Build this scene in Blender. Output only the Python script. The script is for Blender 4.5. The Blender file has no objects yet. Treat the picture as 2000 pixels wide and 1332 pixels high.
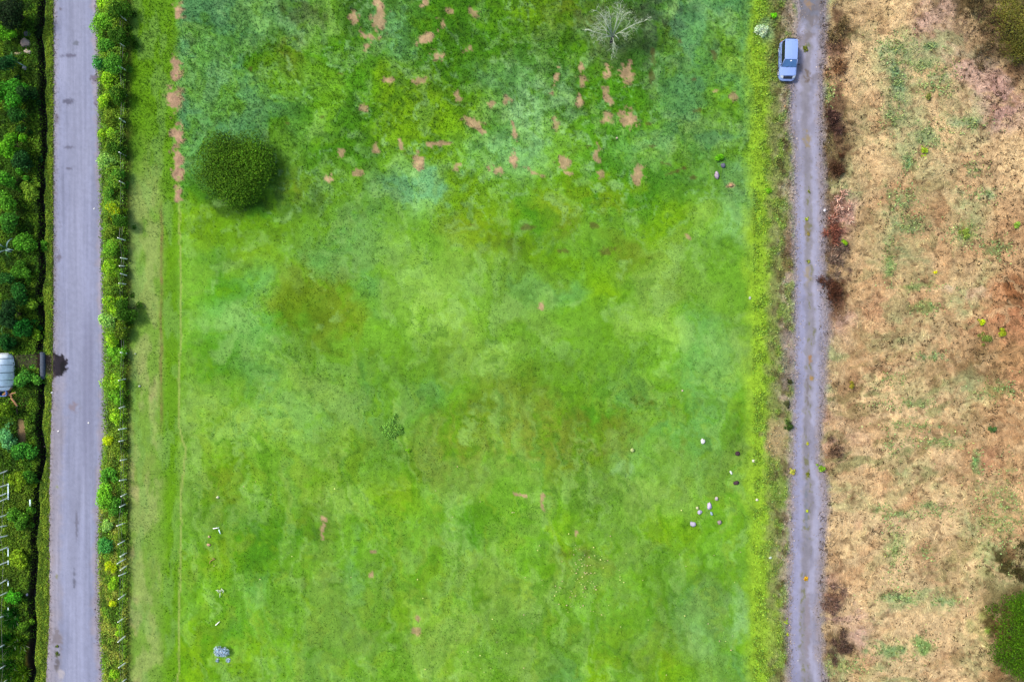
import bpy, math, random
import numpy as np
R = math.radians
SC = bpy.context.scene
COL = SC.collection
PPM = 18.0          # reference pixels per metre on the ground
H = 78.0            # height of the drone camera

# ---------------------------------------------------------------- camera
cam = bpy.data.cameras.new('camera'); cam.sensor_width = 36; cam.lens = 36*H/(2000/PPM)
cam.clip_start = 1; cam.clip_end = 6000
co = bpy.data.objects.new('camera', cam); COL.objects.link(co)
co.location = (0, 0, H); co.rotation_euler = (0, 0, 0)
SC.camera = co
# ---------------------------------------------------------------- sky, sun, exposure
world = bpy.data.worlds.new('World'); SC.world = world; world.use_nodes = True
wn = world.node_tree.nodes; wl = world.node_tree.links
sky = wn.new('ShaderNodeTexSky'); sky.sky_type = 'NISHITA'; sky.sun_disc = False
sky.sun_elevation = R(50); sky.sun_rotation = R(-62)
sky.air_density = 1.0; sky.dust_density = 2.5; sky.ozone_density = 1.0
wn['Background'].inputs['Strength'].default_value = 0.10
wl.new(sky.outputs[0], wn['Background'].inputs[0])
sl = bpy.data.lights.new('sun', 'SUN'); sl.energy = 1.5; sl.angle = R(10); sl.color = (1.0, 0.955, 0.89)
so = bpy.data.objects.new('sun', sl); COL.objects.link(so)
so.location = (-60, 30, 90)
from mathutils import Vector, Matrix
sd = Vector((math.sin(R(-62))*math.cos(R(50)), math.cos(R(-62))*math.cos(R(50)), math.sin(R(50))))
so.rotation_euler = sd.to_track_quat('Z', 'Y').to_euler()
SC.view_settings.view_transform = 'Standard'; SC.view_settings.look = 'None'
SC.view_settings.gamma = 1; SC.view_settings.use_curve_mapping = False
SC.view_settings.exposure = 1.75

# ---------------------------------------------------------------- helpers
rng = np.random.default_rng(7)
K = 0.40
TINT = np.array([.98, 1.0, 1.05])
def lin(c):
    c = np.asarray(c, float)/255.0
    return np.where(c <= .04045, c/12.92, ((c+.055)/1.055)**2.4)
def C(c):                                   # a colour as seen in the photo -> base colour
    return lin(c)*K/TINT
def W(px, py, z=0.0):                       # a point of the place that stands at height z
    s = (H-z)/H/PPM
    return np.array([(px-1000)*s, (666-py)*s, z])

def hash2(ix, iy, seed):
    h = (ix.astype(np.int64)*374761393 + iy.astype(np.int64)*668265263 + seed*1442695041) & 0xffffffff
    h = ((h ^ (h >> 13))*1274126177) & 0xffffffff
    h = ((h ^ (h >> 16))*2246822519) & 0xffffffff
    return ((h ^ (h >> 15)) & 0xffffff)/float(0xffffff)
def vnoise(x, y, seed=0):
    x0 = np.floor(x); y0 = np.floor(y); fx = x-x0; fy = y-y0
    fx = fx*fx*(3-2*fx); fy = fy*fy*(3-2*fy)
    a = hash2(x0, y0, seed); b = hash2(x0+1, y0, seed); c = hash2(x0, y0+1, seed); d = hash2(x0+1, y0+1, seed)
    return (a*(1-fx)+b*fx)*(1-fy)+(c*(1-fx)+d*fx)*fy
def fbm(x, y, seed=0, o=4, g=.5):
    s = 0; a = 1; t = 0
    for i in range(o):
        ca, sa = math.cos(i*1.1+.5), math.sin(i*1.1+.5)
        s = s+a*vnoise((x*ca-y*sa)*2**i+17.3*i, (x*sa+y*ca)*2**i+9.1*i, seed+i*31); t += a; a *= g
    return s/t                               # 0..1, centre .5
def sstep(a, b, x):
    t = np.clip((x-a)/(b-a), 0, 1); return t*t*(3-2*t)
def mixc(c, d, m):
    return c*(1-m[:, None])+np.asarray(d)*m[:, None]

# ---------------------------------------------------------------- materials
def mat(name, color=None, rough=.9, spec=.2, attr=False, noise=None, bump=None, metal=0, trans=0, alpha=1, coat=0, transl=0):
    m = bpy.data.materials.new(name); m.use_nodes = True
    n = m.node_tree.nodes; l = m.node_tree.links; b = n['Principled BSDF']
    b.inputs['Roughness'].default_value = rough; b.inputs['Specular IOR Level'].default_value = spec
    b.inputs['Metallic'].default_value = metal; b.inputs['Transmission Weight'].default_value = trans
    b.inputs['Coat Weight'].default_value = coat; b.inputs['Coat Roughness'].default_value = .06
    tc = n.new('ShaderNodeNewGeometry')
    if attr:
        a = n.new('ShaderNodeAttribute'); a.attribute_name = 'Col'; src = a.outputs['Color']
    else:
        a = n.new('ShaderNodeRGB'); a.outputs[0].default_value = (*[float(v) for v in color], 1); src = a.outputs[0]
    for sc, amt, det in (noise or []):
        nz = n.new('ShaderNodeTexNoise'); nz.inputs['Scale'].default_value = sc; nz.inputs['Detail'].default_value = det
        nz.inputs['Roughness'].default_value = .65
        l.new(tc.outputs['Position'], nz.inputs['Vector'])
        mr = n.new('ShaderNodeMapRange'); mr.inputs['From Min'].default_value = .3; mr.inputs['From Max'].default_value = .7
        mr.inputs['To Min'].default_value = 1-amt; mr.inputs['To Max'].default_value = 1+amt
        l.new(nz.outputs['Fac'], mr.inputs['Value'])
        mx = n.new('ShaderNodeVectorMath'); mx.operation = 'SCALE'
        l.new(src, mx.inputs[0]); l.new(mr.outputs[0], mx.inputs['Scale']); src = mx.outputs[0]
    l.new(src, b.inputs['Base Color'])
    if bump:
        nz = n.new('ShaderNodeTexNoise'); nz.inputs['Scale'].default_value = bump[0]; nz.inputs['Detail'].default_value = 5
        l.new(tc.outputs['Position'], nz.inputs['Vector'])
        bp = n.new('ShaderNodeBump'); bp.inputs['Strength'].default_value = bump[1]; bp.inputs['Distance'].default_value = bump[2]
        l.new(nz.outputs['Fac'], bp.inputs['Height']); l.new(bp.outputs[0], b.inputs['Normal'])
    if transl:
        t = n.new('ShaderNodeBsdfTranslucent'); l.new(src, t.inputs['Color'])
        ms = n.new('ShaderNodeMixShader'); ms.inputs[0].default_value = transl
        l.new(b.outputs[0], ms.inputs[1]); l.new(t.outputs[0], ms.inputs[2])
        l.new(ms.outputs[0], n['Material Output'].inputs['Surface'])
    return m
M = {}
M['ground'] = mat('soil and turf', attr=True, rough=1, spec=.05, noise=[(2.2, .10, 4), (9, .16, 3)], bump=(5, .5, .12))
M['dry'] = mat('dry straw ground', attr=True, rough=1, spec=.05, noise=[(1.6, .08, 4), (7, .14, 5)], bump=(6, .8, .18))
M['road'] = mat('worn road', attr=True, rough=.9, spec=.15, noise=[(1.5, .05, 4), (16, .06, 3)], bump=(25, .25, .02))
M['leaf'] = mat('leaves', attr=True, rough=.8, spec=.10, transl=.25)
M['blade'] = mat('grass blades', attr=True, rough=.8, spec=.12, transl=.25)
M['straw'] = mat('straw', attr=True, rough=.95, spec=.1)
M['bark'] = mat('bark', C((92, 78, 62)), noise=[(14, .3, 4)], bump=(20, .6, .03))
M['palebark'] = mat('pale bark', (.34, .38, .27), noise=[(10, .25, 4)], bump=(20, .5, .02))
M['greybark'] = mat('grey trunk', C((96, 92, 104)), noise=[(10, .3, 4)], bump=(20, .6, .03))
M['deadwood'] = mat('dead twigs', C((112, 82, 66)), noise=[(9, .35, 4)])
M['water'] = mat('ditch water', (.012, .013, .012), rough=.6, spec=.06, noise=[(3, .3, 3)])
M['stone'] = mat('stone', attr=True, rough=.85, spec=.2, noise=[(9, .14, 5)], bump=(10, .5, .06))
M['postwood'] = mat('bleached post', (.80, .80, .70), noise=[(8, .25, 4)], bump=(20, .4, .02))
M['greypost'] = mat('grey board', (.50, .62, .62), noise=[(8, .3, 4)])
M['wire'] = mat('wire', (.12, .12, .12), rough=.5, metal=.6)
M['log'] = mat('cut wood', C((205, 155, 112)), noise=[(8, .25, 5)], bump=(14, .5, .03))
M['pipe'] = mat('concrete pipe', C((96, 106, 122)), noise=[(5, .2, 5)], bump=(12, .4, .02))
M['blue'] = mat('blue plastic', C((52, 120, 226)), rough=.4, spec=.4, noise=[(4, .15, 3)])
M['sheeting'] = mat('greenhouse sheeting', (.80, .86, .88), rough=.35, spec=.4, noise=[(1.4, .22, 4)], transl=.15)
M['hoop'] = mat('hoop', C((96, 112, 116)), rough=.5)
# car
M['paint'] = mat('car paint', C((158, 188, 255))*1.1, rough=.35, spec=.5, coat=.6, noise=[(3, .02, 2)])
M['glass'] = mat('car window', (.008, .010, .014), rough=.08, spec=.5, noise=[(3, .1, 2)])
M['screen'] = mat('car windscreen', C((84, 136, 200)), rough=.10, spec=.6, coat=.5, noise=[(1.5, .12, 2)])
M['black'] = mat('black trim', (.014, .016, .022), rough=.6, noise=[(6, .2, 2)])
M['tyre'] = mat('tyre rubber', (.018, .018, .020), rough=.85, noise=[(9, .2, 3)])
M['rim'] = mat('alloy rim', (.45, .48, .52), rough=.35, metal=.7, noise=[(6, .1, 2)])
M['lamp'] = mat('headlamp', C((228, 240, 250)), rough=.1, spec=.7, coat=.8, noise=[(6, .05, 2)])
M['red'] = mat('tail lamp', (.35, .01, .01), rough=.2, coat=.5, noise=[(6, .1, 2)])
M['white'] = mat('white glint disc', (.8, .8, .8), rough=.5, noise=[(6, .04, 2)])

# ---------------------------------------------------------------- mesh building
def mesh(name, V, F, m, cols=None, smooth=False):
    """V (n,3); F (k,3) or (k,4) ints or list of lists"""
    me = bpy.data.meshes.new(name)
    V = np.asarray(V, np.float32)
    if isinstance(F, np.ndarray):
        k, w = F.shape
        me.vertices.add(len(V)); me.vertices.foreach_set('co', V.ravel())
        me.loops.add(k*w); me.loops.foreach_set('vertex_index', F.astype(np.int32).ravel())
        me.polygons.add(k); me.polygons.foreach_set('loop_start', np.arange(0, k*w, w, dtype=np.int32))
        me.polygons.foreach_set('loop_total', np.full(k, w, np.int32))
        me.update(calc_edges=True)
    else:
        me.from_pydata([tuple(v) for v in V], [], [tuple(f) for f in F]); me.update()
    if cols is not None:
        a = me.color_attributes.new('Col', 'FLOAT_COLOR', 'POINT')
        a.data.foreach_set('color', np.concatenate([np.clip(cols, 0, 1), np.ones((len(V), 1))], 1).astype(np.float32).ravel())
    if smooth: me.polygons.foreach_set('use_smooth', np.ones(len(me.polygons), bool))
    me.materials.append(m)
    return me
def link(name, me, parent=None, loc=(0, 0, 0), rz=0):
    o = bpy.data.objects.new(name, me); COL.objects.link(o)
    o.location = loc; o.rotation_euler = (0, 0, rz)
    if parent is not None: o.parent = parent
    return o
def tag(o, label, cat, group=None, kind=None):
    o['label'] = label
    if cat: o['category'] = cat
    if group: o['group'] = group
    if kind: o['kind'] = kind
    return o
def thing(name, label, cat, loc, rz=0, group=None):
    o = bpy.data.objects.new(name, None); COL.objects.link(o); o.location = loc; o.rotation_euler = (0, 0, rz)
    o.empty_display_size = .2
    return tag(o, label, cat, group)

class MB:
    def __init__(s): s.V = []; s.F = []
    def add(s, v, f):
        b = len(s.V); s.V += [tuple(p) for p in v]; s.F += [tuple(i+b for i in q) for q in f]; return s
    def tube(s, pts, rad, n=7):
        pts = [Vector(p) for p in pts]; rings = []
        for i, p in enumerate(pts):
            d = (pts[min(i+1, len(pts)-1)]-pts[max(i-1, 0)]).normalized()
            u = d.orthogonal().normalized(); w = d.cross(u)
            if rings:
                # keep rings aligned
                u = (pu-d*pu.dot(d)).normalized(); w = d.cross(u)
            pu = u
            r = rad[i] if hasattr(rad, '__len__') else rad
            rings.append([p+(u*math.cos(a)+w*math.sin(a))*r for a in [2*math.pi*k/n for k in range(n)]])
        v = [q for r in rings for q in r]; f = []
        for i in range(len(rings)-1):
            for k in range(n): f.append((i*n+k, i*n+(k+1) % n, (i+1)*n+(k+1) % n, (i+1)*n+k))
        f.append(tuple(range(n-1, -1, -1))); f.append(tuple((len(rings)-1)*n+k for k in range(n)))
        return s.add(v, f)
    def box(s, c, d, rot=None):
        c = Vector(c); v = []
        for x in (-1, 1):
            for y in (-1, 1):
                for z in (-1, 1):
                    p = Vector((x*d[0]/2, y*d[1]/2, z*d[2]/2))
                    if rot: p = rot @ p
                    v.append(c+p)
        return s.add(v, [(0, 1, 3, 2), (4, 6, 7, 5), (0, 4, 5, 1), (2, 3, 7, 6), (0, 2, 6, 4), (1, 5, 7, 3)])
    def me(s, name, m, smooth=False, cols=None):
        return mesh(name, s.V, s.F, m, smooth=smooth, cols=cols)

def leaf_mesh(name, P, N, L, wid, cols, m, droop=0.0):
    """P centres, N normals, L lengths: one folded diamond leaf each (2 triangles)"""
    n = len(P)
    N = N/np.linalg.norm(N, axis=1)[:, None]
    a = rng.normal(size=(n, 3)); U = np.cross(N, a); U /= np.linalg.norm(U, axis=1)[:, None]+1e-9
    Vv = np.cross(N, U)
    L = np.broadcast_to(L, (n,))[:, None]; w = L*wid
    A = P-U*L*.5; B = P+Vv*w*.5+N*w*.12; Cc = P+U*L*.5-N*L*droop; D = P-Vv*w*.5+N*w*.12
    V = np.stack([A, B, Cc, D], 1).reshape(-1, 3)
    i = np.arange(n)*4
    F = np.concatenate([np.stack([i, i+1, i+3], 1), np.stack([i+1, i+2, i+3], 1)])
    return mesh(name, V, F, m, np.repeat(cols, 4, 0))
def blade_mesh(name, P, D, L, wid, cols, m):
    """upright/leaning blades: base at P, direction D, one bent tapering triangle pair"""
    n = len(P); D = D/np.linalg.norm(D, axis=1)[:, None]
    S = np.cross(D, rng.normal(size=(n, 3))); S /= np.linalg.norm(S, axis=1)[:, None]+1e-9
    L = np.broadcast_to(L, (n,))[:, None]; w = np.broadcast_to(wid, (n,))[:, None]
    bend = D*np.array([1, 1, .45])
    A = P-S*w*.5; B = P+S*w*.5; mid = P+D*L*.55+S*w*.35; T = P+D*L*.55+bend*L*.5
    V = np.stack([A, B, mid, T], 1).reshape(-1, 3); i = np.arange(n)*4
    F = np.concatenate([np.stack([i, i+1, i+2], 1), np.stack([i, i+2, i+3], 1)])
    return mesh(name, V, F, m, np.repeat(cols, 4, 0))
def jitter_cols(base, n, v=.22, h=.10):
    base = np.broadcast_to(np.asarray(base, float), (n, 3))
    k = np.exp(rng.normal(0, v, (n, 1))); t = rng.normal(0, h, (n, 1))
    return np.clip(base*k*np.concatenate([1+t, 1+0*t, 1-t*.6], 1), 0, .9)

# ---------------------------------------------------------------- colours of the ground
PAL = {'Y': (116, 170, 22), 'G': (84, 148, 30), 'D': (66, 116, 34), 'O': (108, 146, 38), 'T': (104, 166, 84), 'P': (128, 188, 124),
       'L': (128, 180, 80), 'M': (108, 166, 50), 'N': (120, 168, 66),
       'S': (226, 194, 144), 'B': (206, 170, 124), 'R': (206, 172, 146), 'K': (132, 116, 78), 'Q': (182, 178, 126), 'Z': (202, 154, 110)}
FIELD = """TTPTMDTGGGYOODTPT
TTGOGGTGGGGGMDTTL
PTMMMGYYGTTDGGTTM
TTMGMGYYYTPMGGMMM
TDDMGGMYMPPMGTMTM
GDDOMMPPYMMYGGGMT
YYGMMTMMOYGOMMYLP
MGYMTTLMNYYMMONMM
MGTOOTMLMMTTYMNMM
MTTGOMMLNMMMMLLTM
MGTLMMMMNLMMMMMTL
MMTLLTMTMOOMMTMTM
NLLLMMTMOONOGMTTM
LYMMLMMOONNOOTMTN
MOMMLLYMMMMMMLLMM
MMGGMMMMGMMYMMYMM
MYGMMMMMNLMOOMMMM
MMTMMMMLMNLMMMMTM
YGMMMMMLLMMMMMMPM
YMMMGMMLNMLTYMYMT""".split()
DRY = """QSSRKK
RSQQRK
BSQSRR
KSQSQR
KSQSSS
QBBQSS
RBQBQB
KBQBBB
KBBBQZ
RBQBSZ
QBBBKZ
QSSSQB
RSSBBB
BSQSBB
QSBSSB
SSQSQB
SBSQSQ
RSQQSK
KRSSSO
QBQBSK""".split()
def grid_lookup(G, x0, px, py):
    g = np.array([[C(PAL[c]) for c in row[:min(map(len, G))]] for row in G])
    nr, nc, _ = g.shape
    u = np.clip((px-x0)/66.67, 0, nc-1.001); v = np.clip((py-33)/66.67, 0, nr-1.001)
    i = u.astype(int); j = v.astype(int); fu = (u-i)[:, None]; fv = (v-j)[:, None]
    fu = fu*fu*(3-2*fu); fv = fv*fv*(3-2*fv)
    return (g[j, i]*(1-fu)+g[j, i+1]*fu)*(1-fv)+(g[j+1, i]*(1-fu)+g[j+1, i+1]*fu)*fv
def interp(y, pts):
    a = np.array(pts, float); return np.interp(y, a[:, 0], a[:, 1])
ROAD_L = [(-200, 106), (0, 105), (200, 105), (400, 104), (600, 104), (700, 102), (850, 97), (950, 95), (1050, 95), (1200, 95), (1332, 88), (1600, 84)]
ROAD_R = [(-200, 188), (0, 189), (200, 194), (400, 199), (600, 204), (720, 207), (850, 206), (950, 198), (1050, 193), (1200, 190), (1332, 200), (1600, 200)]
TRK_L = [(-200, 1564), (0, 1560), (80, 1558), (140, 1546), (240, 1545), (285, 1553), (500, 1554), (640, 1555), (800, 1552), (900, 1550), (1000, 1547), (1100, 1544), (1200, 1541), (1332, 1543), (1600, 1543)]
TRK_R = [(-200, 1614), (0, 1612), (80, 1608), (150, 1605), (240, 1603), (400, 1608), (500, 1609), (640, 1616), (800, 1605), (900, 1597), (940, 1612), (1000, 1613), (1100, 1606), (1200, 1600), (1290, 1603), (1332, 1612), (1600, 1612)]
DITCH = [(-300, 79), (0, 79), (300, 84), (600, 82), (740, 82), (880, 79), (1000, 71), (1150, 65), (1332, 61), (1600, 60)]
def ditch_x(py): return interp(py, DITCH)+(fbm(np.asarray(py, float)/45, np.asarray(py, float)*0+3, 55, 3)-.5)*15
SOIL = [(345,20,9,22,0),(342,135,8,24,0),(337,195,13,24,0),(344,262,10,20,0),(345,312,9,24,0),(345,342,11,13,0),(346,378,7,13,0),
 (738,6,8,14,0),(739,38,11,22,.2),(724,72,13,9,.3),(715,96,4,12,.2),(832,78,19,10,-.1),(856,108,12,9,0),(868,47,11,5,.6),(917,96,7,7,0),
 (883,22,8,6,0),(925,22,9,7,.3),(830,5,6,6,0),(758,157,7,5,0),(820,158,12,6,.1),(926,241,17,7,.45),(948,260,8,6,0),(960,205,13,5,-.1),
 (992,194,9,7,-.5),(782,281,4,14,-.2),(818,316,7,16,.1),(838,283,6,5,0),(868,281,14,3,0),(895,324,9,6,-.3),(972,332,13,7,.1),
 (1003,311,8,12,.2),(1004,256,4,12,-.2),(1086,150,4,12,.1),(1082,172,4,9,0),(1086,243,5,13,-.3),(1045,338,12,5,.4),(1101,318,8,14,0),
 (1107,337,9,5,0),(1134,132,5,8,-.2),(1136,160,6,8,0),(1132,195,5,10,0),(1188,140,7,10,0),(1184,176,9,8,0),(1190,198,7,9,-.3),
 (1184,232,9,12,0),(1226,144,12,17,-.2),(1228,236,12,15,0),(1165,299,5,12,-.1),(1172,340,5,6,0),(1249,338,11,14,.2),(1430,190,8,5,-.4),
 (1396,178,8,4,-.2),(1343,463,4,4,0),(1058,593,4,9,0),(1059,973,3,16,0),(632,1012,6,4,0),(631,1036,3,10,0),(729,1078,5,3,0),
 (726,1124,4,6,0),(815,1206,4,6,0),(813,1232,5,12,0),(1125,1042,3,4,0),(664,299,6,7,0),(640,350,8,5,0),(697,337,7,7,0),
 (1428,362,6,5,0),(1000,310,6,8,0),(735,287,5,7,0),(1020,967,14,4,.1),(693,33,7,9,.2),(710,210,6,5,0),(895,190,6,9,-.4)]
BROWN = [(1276,112,6,22,0),(1274,150,6,12,0),(1312,338,22,4,-.35),(1330,330,12,4,-.3),(1300,320,10,3,.3),(1362,215,9,5,0),(1328,80,5,4,0),
 (1265,242,9,4,.1),(1355,157,5,3,-.5),(1395,108,5,11,-.4),(560,240,5,3,0),(487,135,4,5,0),(628,227,6,4,-.5),(665,145,7,4,0),(1355,346,9,4,0),
 (1152,285,9,2,-.3),(925,440,8,5,0),(1033,445,16,6,0),(1160,440,12,6,0),(1185,490,18,8,0),(1100,490,14,4,0),(1275,285,10,3,0)]
PATCH = [  # (x, y, rx, ry, colour, strength) tinted patches of other growth in the field, plus one painted tree shadow
 (572,28,42,55,(128,186,136),.8),(420,150,40,30,(124,182,136),.7),(425,75,55,70,(96,156,90),.5),(770,60,28,45,(116,180,132),.8),
 (1015,150,60,30,(120,184,124),.6),(1035,220,55,50,(134,190,148),.8),(960,290,80,35,(118,180,126),.6),(822,368,60,36,(118,184,146),.85),(1330,30,90,35,(124,182,130),.7),
 (1320,100,50,35,(120,178,124),.7),(1262,275,45,20,(118,176,116),.7),(1375,255,70,35,(128,182,112),.7),(1440,340,35,40,(126,186,130),.7),
 (600,25,45,25,(84,110,40),.7),(575,88,26,18,(86,116,22),.8),(1270,45,70,60,(72,96,58),.85),(1215,80,50,40,(84,128,62),.5),(1160,60,40,45,(104,134,92),.5),
 (590,585,60,70,(96,134,24),.75),(690,620,30,60,(120,160,34),.5),(575,410,60,35,(84,130,52),.7),(500,440,150,30,(104,158,16),.7),(480,395,70,22,(52,92,18),.6),  # last entry paints the dome tree's shadow into the grass colour
 (1060,850,190,45,(124,156,58),.75),(920,820,60,45,(98,142,28),.5),(1200,840,110,30,(110,148,36),.6),(1400,700,50,60,(126,184,110),.5),
 (1120,1082,34,8,(92,122,36),.8),(440,630,70,45,(128,184,110),.6),(520,680,60,35,(118,176,92),.5),(600,800,130,45,(120,178,100),.6),(720,470,70,60,(122,176,98),.5),
 (1230,915,40,12,(136,194,142),.8),(1440,1210,22,45,(138,196,138),.8),(1370,1180,40,40,(118,176,98),.5),(1140,960,100,30,(130,178,90),.4),
 (690,1130,18,90,(116,176,104),.6),(600,1060,10,80,(106,152,40),.5),(640,1060,14,80,(112,150,62),.4),(540,1180,14,60,(98,150,36),.4),(885,1040,16,80,(132,184,104),.5),
 (945,460,60,35,(122,166,22),.5),(1080,400,110,20,(132,176,42),.6),(1180,365,70,20,(124,172,28),.5),(1100,520,100,35,(112,170,20),.7),
 (1000,480,40,18,(84,120,26),.6),(460,1290,70,45,(118,172,14),.7),(410,1090,40,30,(122,168,24),.6),(480,1190,50,40,(112,172,60),.5),
 (770,835,34,50,(104,160,52),.5),(440,250,80,15,(104,170,104),.7),(390,290,20,60,(110,178,112),.7),(560,200,60,60,(98,156,50),.4)]
DPATCH = [ # right-hand field: green growth, dark litter, bright straw
 (1750,95,30,22,(170,184,132),.7),(1752,160,14,45,(128,162,116),.7),(1838,150,24,22,(140,170,120),.6),(1822,90,18,8,(96,140,96),.7),(1740,230,16,30,(134,158,112),.6),
 (1776,320,12,18,(124,170,110),.8),(1822,175,30,14,(120,130,70),.5),(1820,265,26,22,(134,160,106),.6),(1890,240,36,14,(158,176,128),.7),(1905,330,16,16,(140,170,118),.6),(1925,378,30,12,(146,174,126),.7),
 (1760,390,26,22,(148,166,112),.7),(1775,440,26,16,(138,170,112),.8),(1738,500,10,34,(140,166,98),.9),(1790,560,44,7,(150,162,94),.8),(1808,600,26,12,(146,174,96),.8),
 (1820,695,26,9,(120,170,116),.9),(1880,455,24,20,(140,160,82),.7),(1940,485,26,18,(138,148,92),.6),(1735,740,24,12,(146,158,96),.8),(1760,790,50,9,(156,168,108),.7),
 (1780,830,52,9,(122,152,86),.85),(1830,865,44,14,(136,164,104),.8),(1740,870,14,14,(140,162,108),.7),(1908,905,9,24,(116,180,108),.9),(1740,1000,28,13,(104,140,78),.9),(1820,998,34,14,(104,140,78),.9),
 (1750,1080,16,50,(146,166,104),.7),(1806,1080,12,14,(112,146,88),.8),(1760,1165,40,13,(138,170,112),.85),(1850,1175,30,10,(140,166,112),.7),(1735,1270,32,14,(136,170,108),.8),(1800,1260,16,22,(124,160,88),.8),
 (1800,130,20,12,(150,172,110),.5),(1950,760,40,16,(132,140,76),.6),(1955,1000,40,60,(162,166,106),.6),(1900,1080,60,40,(170,172,110),.5),(1900,1290,40,24,(160,160,110),.5),
 (1640,55,28,30,(128,108,70),.8),(1672,62,20,22,(116,104,66),.6),(1640,130,22,22,(134,98,66),.7),(1636,240,26,16,(88,62,56),.85),(1640,325,22,20,(84,58,42),.85),
 (1645,420,26,26,(214,168,146),.8),(1636,452,30,16,(140,92,80),.8),(1636,500,26,40,(134,112,96),.85),(1632,575,24,30,(96,62,46),.9),(1614,455,14,8,(150,84,60),.8),
 (1615,180,14,30,(146,176,90),.6),(1655,750,26,40,(196,150,112),.5),(1690,830,50,12,(150,118,84),.5),(1640,890,22,20,(128,104,76),.7),(1660,905,16,14,(190,160,90),.7),(1668,965,10,22,(120,90,60),.7),
 (1700,30,60,14,(226,196,140),.5),(1710,270,40,40,(222,188,138),.5),(1860,190,60,40,(214,180,134),.4),(1790,1040,50,30,(222,190,140),.5),(1710,1020,60,14,(224,186,144),.8),(1690,1115,40,24,(228,192,142),.6),
 (1850,560,16,12,(228,202,164),.8),(1915,575,22,14,(222,188,150),.8),(1960,620,60,30,(184,130,92),.6),(1870,640,90,14,(192,150,108),.6),(1985,560,30,20,(150,100,62),.7),(1960,590,30,10,(110,82,50),.6),
 (1930,20,70,40,(108,90,58),.7),(1990,60,30,80,(104,92,44),.7),(1925,95,30,40,(118,98,70),.5),(1955,190,40,50,(188,148,130),.6),(1880,60,30,26,(150,122,90),.5),(1990,140,30,60,(96,86,40),.5),
 (1640,1110,22,12,(126,90,70),.6),(1625,1180,24,34,(128,98,84),.7),(1640,1270,26,22,(92,72,60),.8),(1655,1200,40,20,(204,168,144),.6),(1965,1090,30,26,(88,80,44),.8),(1950,1230,30,50,(92,74,44),.8),(1640,1300,40,16,(164,170,100),.6),
 (1870,870,40,30,(196,156,112),.5),(1930,900,22,30,(196,146,110),.6),(1980,800,60,50,(190,152,106),.5),(1970,700,40,30,(184,150,104),.6),(1700,930,60,40,(216,176,130),.5),(1720,600,80,30,(198,154,116),.5),(1760,640,120,16,(196,154,112),.5)]
def blob(px, py, b, nz):
    """soft-edged irregular patch mask"""
    x, y, rx, ry = b[0], b[1], b[2], b[3]; a = b[4] if len(b) == 5 and not isinstance(b[4], tuple) else 0
    dx = px-x; dy = py-y; ca, sa = math.cos(a), math.sin(a)
    u = (dx*ca+dy*sa)/rx; v = (-dx*sa+dy*ca)/ry
    return np.sqrt(u*u+v*v)+nz
def near(px, py, b, k=2.2):
    r = max(b[2], b[3])*k; return np.nonzero((abs(px-b[0]) < r) & (abs(py-b[1]) < r))[0]
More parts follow.
